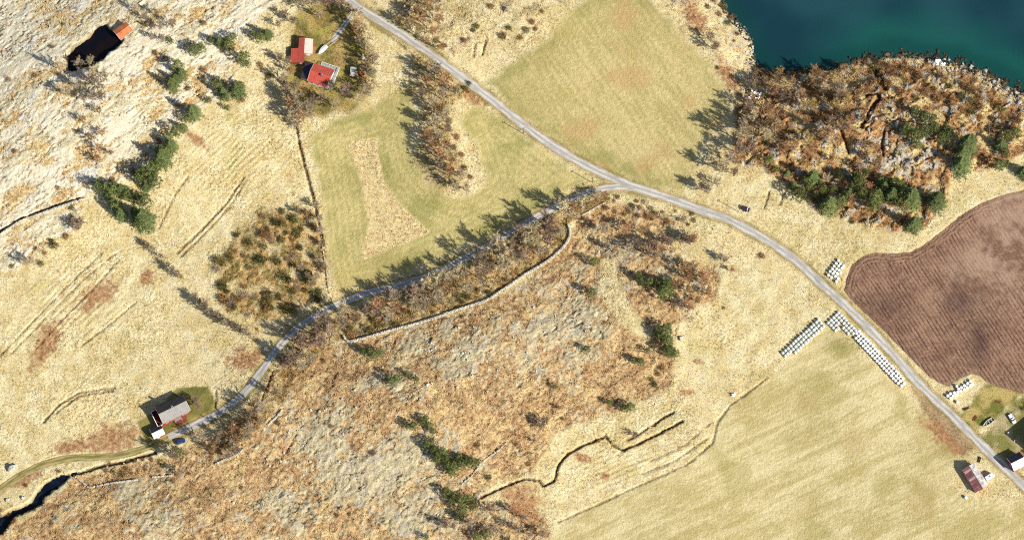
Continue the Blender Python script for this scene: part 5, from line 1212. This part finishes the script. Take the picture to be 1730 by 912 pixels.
# --- farmhouse with red roofs
rot2 = -19.5
t = gable('farmhouse', 'white farmhouse with a bright red roof and a railed deck', 'house', 543, 132.5, 8.8, 8.0, 3.4, 5.6, rot2, M['white'], M['red_roof'], M['red_roof'], M['white'], .8, .3)
mb = MB(); mb.box(.4, 1.1, -.9, -.2, 4.6, 6.4); ch = local(t, mb, 'chimney', M['darkwood']); mb = MB(); mb.box(.33, 1.17, -.97, -.13, 6.4, 6.5); local(t, mb, 'chimney_cap', M['metal'], ch)
for x in (-2.8, 0, 2.8): window(t, x, -4.0, 1.8, 1.2, 1.2, (0, -1)); window(t, x, 4.0, 1.8, 1.1, 1.2, (0, 1))
window(t, 4.4, -1.6, 1.8, 1.2, 1.2, (1, 0)); window(t, 4.4, 1.6, 1.8, 1.2, 1.2, (1, 0)); door(t, 4.4, .0, .3, .95, 2.0, (1, 0), M['redpaint'])
mb = MB(); mb.box(4.42, 6.0, -4.2, 6.6, -.6, .5); mb.box(-2.0, 4.42, 4.42, 6.6, -.6, .5); dk = local(t, mb, 'deck', M['deck'])
for (a0, a1) in (((5.95, -4.2), (5.95, 6.55)), ((-2.0, 6.55), (5.95, 6.55)), ((-2.0, 4.6), (-2.0, 6.55))):
    mb = MB(); A = Vector((*a0, 1.4)); B = Vector((*a1, 1.4)); d_ = (B - A).normalized(); n_ = Vector((-d_.y, d_.x, 0)) * .09; up = Vector((0, 0, .14))
    q = [A - n_, B - n_, B + n_, A + n_]; mb.add(q + [p + up for p in q], [(0, 3, 2, 1), (4, 5, 6, 7), (0, 1, 5, 4), (1, 2, 6, 5), (2, 3, 7, 6), (3, 0, 4, 7)])
    rl = local(t, mb, 'railing', M['white'], dk)
    n_p = max(2, int((B - A).length / 1.5))
    mb = MB()
    for i in range(n_p + 1):
        c = A.lerp(B, i / n_p); mb.box(c.x - .05, c.x + .05, c.y - .05, c.y + .05, .4, 1.4)
    local(t, mb, 'railing_posts', M['white'], dk)
# lower wing on its west side, the roof's shade put into its colour
wing = MB(); wing.box(-8.0, -4.42, -3.4, 3.6, -.8, 2.6); local(t, wing, 'wing_wall', M['pale_roof'])
mb = MB(); mb.add([(-8.3, -3.7, 2.62), (-4.43, -3.7, 3.3), (-4.43, 3.9, 3.3), (-8.3, 3.9, 2.62), (-8.3, -3.7, 2.74), (-4.43, -3.7, 3.42), (-4.43, 3.9, 3.42), (-8.3, 3.9, 2.74)], [(0, 3, 2, 1), (4, 5, 6, 7), (0, 1, 5, 4), (1, 2, 6, 5), (2, 3, 7, 6), (3, 0, 4, 7)])
wr = local(t, mb, 'wing_roof', M['dark_shaded_roof'])
for i in range(6):
    y = -3.0 + i * 1.25; mb = MB(); mb.box(-7.6, -5.2, y - .05, y + .05, 2.85, 3.2); local(t, mb, 'roof_batten', M['dark_shaded_roof'], wr)

def monopitch(t, x0, x1, y0, y1, z_lo, z_hi, wall, roof, low='-x', nm='roof'):
    """block with a single-pitch sheet roof"""
    def zz(x):
        k = (x - x0) / (x1 - x0); return z_lo + (z_hi - z_lo) * (k if low == '-x' else 1 - k)
    mb = MB(); mb.add([(x0, y0, -.8), (x1, y0, -.8), (x1, y1, -.8), (x0, y1, -.8), (x0, y0, zz(x0)), (x1, y0, zz(x1)), (x1, y1, zz(x1)), (x0, y1, zz(x0))], [(0, 3, 2, 1), (4, 5, 6, 7), (0, 1, 5, 4), (1, 2, 6, 5), (2, 3, 7, 6), (3, 0, 4, 7)])
    local(t, mb, 'wall', wall)
    o = .2; mb = MB(); q = [(x0 - o, y0 - o, zz(x0 - o) + .04), (x1 + (o if low != '-x' else .0), y0 - o, zz(x1) + .04), (x1 + (o if low != '-x' else .0), y1 + o, zz(x1) + .04), (x0 - o, y1 + o, zz(x0 - o) + .04)]
    mb.add(q + [(a, b, c + .1) for a, b, c in q], [(0, 3, 2, 1), (4, 5, 6, 7), (0, 1, 5, 4), (1, 2, 6, 5), (2, 3, 7, 6), (3, 0, 4, 7)])
    n = int((y1 - y0) / .8)
    for i in range(n + 1):
        y = y0 - o + .06 + (y1 - y0 + 2 * o - .12) * i / n
        (xa, _, za), (xb, _, zb) = q[0], q[1]
        p = [(xa, y - .03, za + .1), (xb, y - .03, zb + .1), (xb, y + .03, zb + .1), (xa, y + .03, za + .1)]
        mb.add(p + [(a, b, c + .06) for a, b, c in p], [(4, 5, 6, 7), (0, 1, 5, 4), (2, 3, 7, 6), (3, 0, 4, 7), (1, 2, 6, 5)])
    local(t, mb, nm, roof)
t = thing('barn', 'L-shaped outbuilding with red and pale sheet roofs beside the farmhouse', 'barn', seat(511, 90, 5, 8, 0), R(-2))
monopitch(t, -1.4, 1.0, -5.2, 5.6, 3.0, 3.7, M['redbrown'], M['red_roof'])
monopitch(t, -4.6, -1.42, -5.2, .9, 2.2, 2.95, M['redbrown'], M['red_roof'])
monopitch(t, 1.02, 4.3, -1.0, 5.4, 2.5, 3.5, M['pink_wall'], M['pale_roof'], '+x')
door(t, 2.6, -1.0, -.2, 1.6, 2.1, (0, -1), M['white']); door(t, -.2, -5.2, -.2, 1.2, 2.0, (0, -1), M['white']); window(t, 4.3, 2.2, 1.3, .9, .8, (1, 0))
t = thing('storage_shed', 'small flat-roofed grey shed east of the farmhouse', 'shed', seat(597.5, 124, 2.4, 3.6, 0), R(-3))
monopitch(t, -1.25, 1.25, -1.9, 1.9, 1.9, 2.15, M['darkwood'], M['weather_roof']); door(t, 0, -1.9, -.1, .9, 1.7, (0, -1), M['wood'])

def boat_hull(t, L, W, D, m, inside, covered=False):
    """clinker-style hull: lofted sections, bow at +x"""
    mb = MB(); ns, nk = 12, 9
    for i in range(ns + 1):
        u = i / ns; x = -L / 2 + L * u; hw = W / 2 * (1 - max(0, (u - .35) / .65) ** 2.2) * (.80 + .2 * min(1, u / .35)); dz = .25 * max(0, (u - .5) / .5) ** 2
        hw = max(hw, .03)
        for k in range(nk):
            a = math.pi * k / (nk - 1); y = -hw * math.cos(a); z = D - D * math.sin(a) ** .7 * (1 - .6 * max(0, (u - .7) / .3)) + dz
            mb.v.append((x, y, z + .05))
    for i in range(ns):
        for k in range(nk - 1): mb.f.append((i * nk + k, (i + 1) * nk + k, (i + 1) * nk + k + 1, i * nk + k + 1))
    mb.f.append(tuple(range(nk)))
    h = local(t, mb, 'hull', m)
    def hwid(u): return max(W / 2 * (1 - max(0, (u - .35) / .65) ** 2.2) * (.80 + .2 * min(1, u / .35)), .03)
    for sg in (-1, 1):
        mb = MB()
        for i in range(ns):
            u0, u1 = i / ns, (i + 1) / ns; z0 = D + .25 * max(0, (u0 - .5) / .5) ** 2 + .05; z1 = D + .25 * max(0, (u1 - .5) / .5) ** 2 + .05
            mb.tube((-L / 2 + L * u0, sg * hwid(u0), z0), (-L / 2 + L * u1, sg * hwid(u1), z1), .075, .075, 5, False)
        local(t, mb, 'gunwale', m, h)
    mb = MB(); mb.box(-L / 2, -L / 2 + .08, -hwid(0), hwid(0), .15, D + .06); local(t, mb, 'transom', m, h)
    if covered:
        mb = MB()
        for i in range(ns + 1):
            u = i / ns; z = D + .25 * max(0, (u - .5) / .5) ** 2; w = hwid(u) + .08; x = -L / 2 + L * u
            mb.v += [(x, -w, z), (x, -w * .5, z + .3 * (1 - u * .6)), (x, 0, z + .45 * (1 - u * .6)), (x, w * .5, z + .3 * (1 - u * .6)), (x, w, z)]
        for i in range(ns):
            for k in range(4): mb.f.append((i * 5 + k, i * 5 + k + 1, (i + 1) * 5 + k + 1, (i + 1) * 5 + k))
        local(t, mb, 'cover', inside)
    else:
        mb = MB()
        for i in range(ns):
            u0, u1 = i / ns, min(.97, (i + 1) / ns); a0, a1 = hwid(u0) * .8, hwid(u1) * .8
            mb.add([(-L / 2 + L * u0, -a0, .24), (-L / 2 + L * u1, -a1, .24), (-L / 2 + L * u1, a1, .24), (-L / 2 + L * u0, a0, .24)], [(0, 1, 2, 3)])
        local(t, mb, 'bottom_boards', inside)
        for u in (.18, .42, .66):
            w = hwid(u) - .04; x = -L / 2 + L * u; mb = MB(); mb.box(x - .16, x + .16, -w, w, D - .14, D - .08); local(t, mb, 'thwart', m)
        mb = MB(); mb.tube((-L / 2 + .3, -.25, D), (L / 2 - 1.2, -.15, D + .02), .035, .03, 5); local(t, mb, 'oar', m)
t = thing('rowing_boat', 'open rowing boat with pale gunwales on the grass beside the road', 'boat', P(1669, 714), R(216)); boat_hull(t, 5.8, 1.9, .75, M['boat'], M['boatgreen'])
t = thing('covered_boat', 'white covered boat laid up beside the farmhouse barn', 'boat', P(545, 86), R(229)); boat_hull(t, 5.2, 1.9, .95, M['white'], M['white'], True)
for sg in (-1, 1):
    mb = MB(); mb.box(-1.2, 1.2, sg * .5 - .08, sg * .5 + .08, -.15, .2); local(t, mb, 'cradle', M['wood'])
t = thing('plank_stack', 'two long pale planks laid out behind the covered boat', 'planks', P(560, 72), R(41))
for k, y in enumerate((-.7, .7)):
    mb = MB(); mb.box(-3.4, 3.4, y - .22, y + .22, .05, .3); local(t, mb, 'plank', M['wood'])
for x in (-1.6, 1.4):
    mb = MB(); mb.box(x - .1, x + .1, -1.0, 1.0, -.2, .06); local(t, mb, 'bearer', M['darkwood'])
t = thing('upturned_dinghy', 'small white dinghy turned over at the garden edge', 'boat', P(613, 96), R(94))
mb = MB(); ns = 8
for i in range(ns + 1):
    u = i / ns; w = .62 * (1 - max(0, (u - .4) / .6) ** 2.3) + .02
    for k in range(7):
        a = math.pi * k / 6; mb.v.append((-1.35 + 2.7 * u, -w * math.cos(a), -.05 + .6 * math.sin(a) ** .7 * (1 - .35 * u)))
for i in range(ns):
    for k in range(6): mb.f.append((i * 7 + k, i * 7 + k + 1, (i + 1) * 7 + k + 1, (i + 1) * 7 + k))
mb.f.append(tuple(range(6, -1, -1))); local(t, mb, 'hull', M['white'], smooth=True); mb = MB(); mb.box(-1.3, 1.0, -.03, .03, .53, .6); local(t, mb, 'keel', M['wood'])
def trailer(px, py, deg, L, W, H_, name, label, body, stripe=None):
    t = thing(name, label, 'trailer', P(px, py), R(deg))
    mb = MB(); mb.box(-L / 2, L / 2, -W / 2, W / 2, .45, .62); local(t, mb, 'chassis', M['metal'])
    mb = MB(); mb.add([(-L / 2, -W / 2, .62), (L / 2, -W / 2, .62), (L / 2, W / 2, .62), (-L / 2, W / 2, .62), (-L / 2 + .05, -W / 2 + .12, H_), (L / 2 - .05, -W / 2 + .12, H_), (L / 2 - .05, W / 2 - .12, H_), (-L / 2 + .05, W / 2 - .12, H_)], [(4, 5, 6, 7), (0, 1, 5, 4), (1, 2, 6, 5), (2, 3, 7, 6), (3, 0, 4, 7)])
    local(t, mb, 'load', body)
    if stripe:
        mb = MB(); mb.box(L * .22, L * .30, -W / 2 + .1, W / 2 - .1, H_ + .003, H_ + .05); local(t, mb, 'strap', stripe); mb = MB(); mb.box(L / 2 - .02, L / 2 + .55, -W / 2, W / 2, .5, .66); local(t, mb, 'tail_ramp', M['wood'])
    for x in (-.4, .4):
        for y in (-W / 2 - .12, W / 2 + .12):
            mb = MB(); mb.tube((x, y - .1, .3), (x, y + .1, .3), .32, .32, 12); w_ = local(t, mb, 'wheel', M['black'])
    mb = MB(); mb.tube((-L / 2, -.4, .52), (-L / 2 - 1.0, 0, .45), .05, .05, 5); mb.tube((-L / 2, .4, .52), (-L / 2 - 1.0, 0, .45), .05, .05, 5); local(t, mb, 'drawbar', M['metal'])
trailer(1259.5, 353.5, -21, 3.4, 1.8, 1.35, 'loaded_trailer', 'dark sheeted trailer with a pale strap parked off the road junction', M['darktarp'], M['white'])
trailer(611, 127, -50, 2.0, 1.2, .95, 'garden_trailer', 'little red trailer beside the flat-roofed grey shed', M['redpaint'])

# --- boathouse hut by the pond
t = gable('pond_hut', 'little hut with a rusty orange sheet roof at the end of the dark pond', 'hut', 208.5, 54.5, 6.2, 4.6, 2.5, 3.3, 39, M['bluegrey'], M['rust_roof'], M['rust_roof'], M['white'], .7, .3)
door(t, -3.1, 0, 0, 1.2, 1.8, (-1, 0), M['darkwood']); window(t, 1.0, -2.3, 1.4, .9, .8, (0, -1)); window(t, -1.4, -2.3, 1.4, .9, .8, (0, -1))

# --- farm across the road
t = gable('old_barn', 'old barn with one faded red and one weathered white roof slope below the road', 'barn', 1646.5, 809, 10.4, 5.6, 2.6, 4.4, -61, M['pink_wall'], M['pink_roof'], M['weather_roof'], None, .8, .3)
door(t, 1.2, 2.8, -.1, 2.2, 2.3, (0, 1), M['darkred']); door(t, 5.2, .0, -.1, 1.8, 2.2, (1, 0), M['redbrown']); window(t, 5.2, -1.7, 1.4, .7, .7, (1, 0)); window(t, -2.5, 2.8, 1.5, .8, .7, (0, 1))
for i, x in enumerate((-4.3, -2.5, -.6, 2.4)):       # replaced roofing sheets, proud of the rest
    mb = MB(); e_, rg_, b_ = 2.6, 4.4, 2.8; k_ = (rg_ - e_) / b_
    def rz(y): return rg_ + .05 + k_ * y + .185
    y0, y1 = -2.9 + .3 * (i % 2), -.25 - .5 * (i % 2); mb.add([(x, y0, rz(y0)), (x + 1.0, y0, rz(y0)), (x + 1.0, y1, rz(y1)), (x, y1, rz(y1)), (x, y0, rz(y0) - .03), (x + 1.0, y0, rz(y0) - .03), (x + 1.0, y1, rz(y1) - .03), (x, y1, rz(y1) - .03)], [(0, 1, 2, 3), (7, 6, 5, 4), (4, 5, 1, 0), (5, 6, 2, 1), (6, 7, 3, 2), (7, 4, 0, 3)])
    local(t, mb, 'roof_sheet', M['pink_sheet'] if i % 2 else M['pale_roof'])
t = gable('farm_cottage', 'small red-walled farm building with a white roof slope beside the road', 'house', 1716, 782, 5.4, 5.6, 3.2, 5.2, 27, M['red_wall'], M['white_roof'], M['dark_shaded_roof'], M['white'], .7, .25)
window(t, -1.2, -2.8, 1.7, .9, 1.0, (0, -1)); door(t, 1.0, -2.8, .0, 1.0, 2.0, (0, -1), M['white']); window(t, -2.7, 0, 1.7, .9, 1.0, (-1, 0))
t = gable('farm_barn', 'large red barn beside the farmyard that throws the yard into shadow', 'barn', 1781, 742, 17.0, 11.0, 7.0, 11.0, 39, M['red_wall'], M['grey_roof'], M['dark_shaded_roof'], M['white'], .9, .3)
door(t, 0, -5.0, -.1, 3.0, 3.2, (0, -1), M['white']); door(t, -7.0, 0, -.1, 3.0, 3.2, (-1, 0), M['darkred'])
# white caravan by the barn
t = thing('caravan', 'white rounded caravan parked between the old barn and the road', 'caravan', P(1671, 806.5), R(32))
mb = MB(); n = 10
for x, s in ((-2.0, .86), (-1.85, .97), (0, 1.0), (1.7, .98), (1.95, .86)):
    for i in range(n):
        a = 2 * math.pi * i / n + math.pi / n; cy_ = math.copysign(abs(math.cos(a)) ** .35, math.cos(a)); cz_ = math.copysign(abs(math.sin(a)) ** .35, math.sin(a))
        mb.v.append((x, cy_ * 1.05 * s, 1.4 + cz_ * 1.0 * s))
for k in range(4):
    for i in range(n): mb.f.append((k * n + i, k * n + (i + 1) % n, (k + 1) * n + (i + 1) % n, (k + 1) * n + i))
mb.f += [tuple(range(n - 1, -1, -1)), tuple(4 * n + i for i in range(n))]; local(t, mb, 'body', M['white'])
for x in (-1.0, .7):
    mb = MB(); mb.box(x - .4, x + .4, -1.09, -1.04, 1.35, 1.95); local(t, mb, 'window', M['glass'])
mb = MB(); mb.box(-.35, .35, -.3, .3, 2.38, 2.5); local(t, mb, 'roof_hatch', M['metal'])
for y in (-.95, .95):
    mb = MB(); mb.tube((0, y - .1, .3), (0, y + .1, .3), .3, .3, 12); local(t, mb, 'wheel', M['black'])
mb = MB(); mb.tube((1.9, 0, .45), (3.0, 0, .42), .06, .05, 5); mb.tube((2.9, 0, .42), (2.9, 0, -.1), .05, .06, 5); local(t, mb, 'drawbar', M['metal'])
# odds and ends of the yard
def barrel(px, py, m, label):
    q = P(px, py); t = thing('barrel', label, 'barrel', q)
    mb = MB(); prof = [(.30, -.05), (.34, .12), (.36, .45), (.34, .8), (.30, .92)]
    n = 14
    for rd, z in prof:
        for i in range(n): mb.v.append((rd * math.cos(6.283 * i / n), rd * math.sin(6.283 * i / n), z))
    for k in range(4):
        for i in range(n): mb.f.append((k * n + i, k * n + (i + 1) % n, (k + 1) * n + (i + 1) % n, (k + 1) * n + i))
    mb.f.append(tuple(4 * n + i for i in range(n))); local(t, mb, 'drum', m, smooth=True); mb = MB(); mb.tube((.12, .1, .92), (.12, .1, .97), .06, .06, 8); local(t, mb, 'bung', M['black'])
barrel(1703, 731, M['white'], 'white barrel at the edge of the farmyard shadow')
barrel(1714, 744, M['white'], 'pale barrel by the corner of the farmyard shadow near the cottage')
def log_pile(px, py, deg, n, label, m='darkwood'):
    t = thing('timber_pile', label, 'timber', P(px, py), R(deg)); r = random.Random(px)
    for i in range(n):
        mb = MB(); y = (i % 4 - 1.5) * .3; z = .12 + .24 * (i // 4); L = r.uniform(.9, 1.5)
        mb.tube((-L, y + r.uniform(-.1, .1), z), (L, y + r.uniform(-.1, .1), z + r.uniform(-.03, .05)), .12, .1, 6); local(t, mb, 'log', M[m])
log_pile(1654, 776, 70, 7, 'heap of old dark timber behind the old barn')
log_pile(1632, 690, 20, 5, 'small dark log heap on the grass beside the bale cluster')
log_pile(1686, 678, -20, 5, 'small rusty timber heap beside the ploughed field corner', 'redbrown')
log_pile(1647, 706, 60, 4, 'rust-brown timber heap between the road and the rowing boat', 'redbrown')
log_pile(378, 742, 40, 6, 'weathered pale timber stack in the wooded bank below the drive', 'wood')

# --- utility poles beside the road: their long shadows show on the grass
def pole(px, py, label):
    t = thing('utility_pole', label, 'pole', P(px, py), R(30))
    mb = MB(); mb.tube((0, 0, -.6), (0, 0, 7.6), .15, .11, 8); local(t, mb, 'post', M['tarred'])
    mb = MB(); mb.box(-.8, .8, -.06, .06, 7.1, 7.22); local(t, mb, 'crossarm', M['tarred'])
    for x in (-.7, 0, .7):
        mb = MB(); mb.tube((x, 0, 7.22), (x, 0, 7.42), .05, .03, 6); local(t, mb, 'insulator', M['white'])
pole(1248, 358, 'timber utility pole standing beside the dark sheeted trailer')
pole(1001, 309, 'timber utility pole on the grass verge just west of the road junction')
pole(884, 226, 'timber utility pole on the verge between the two hayfields')
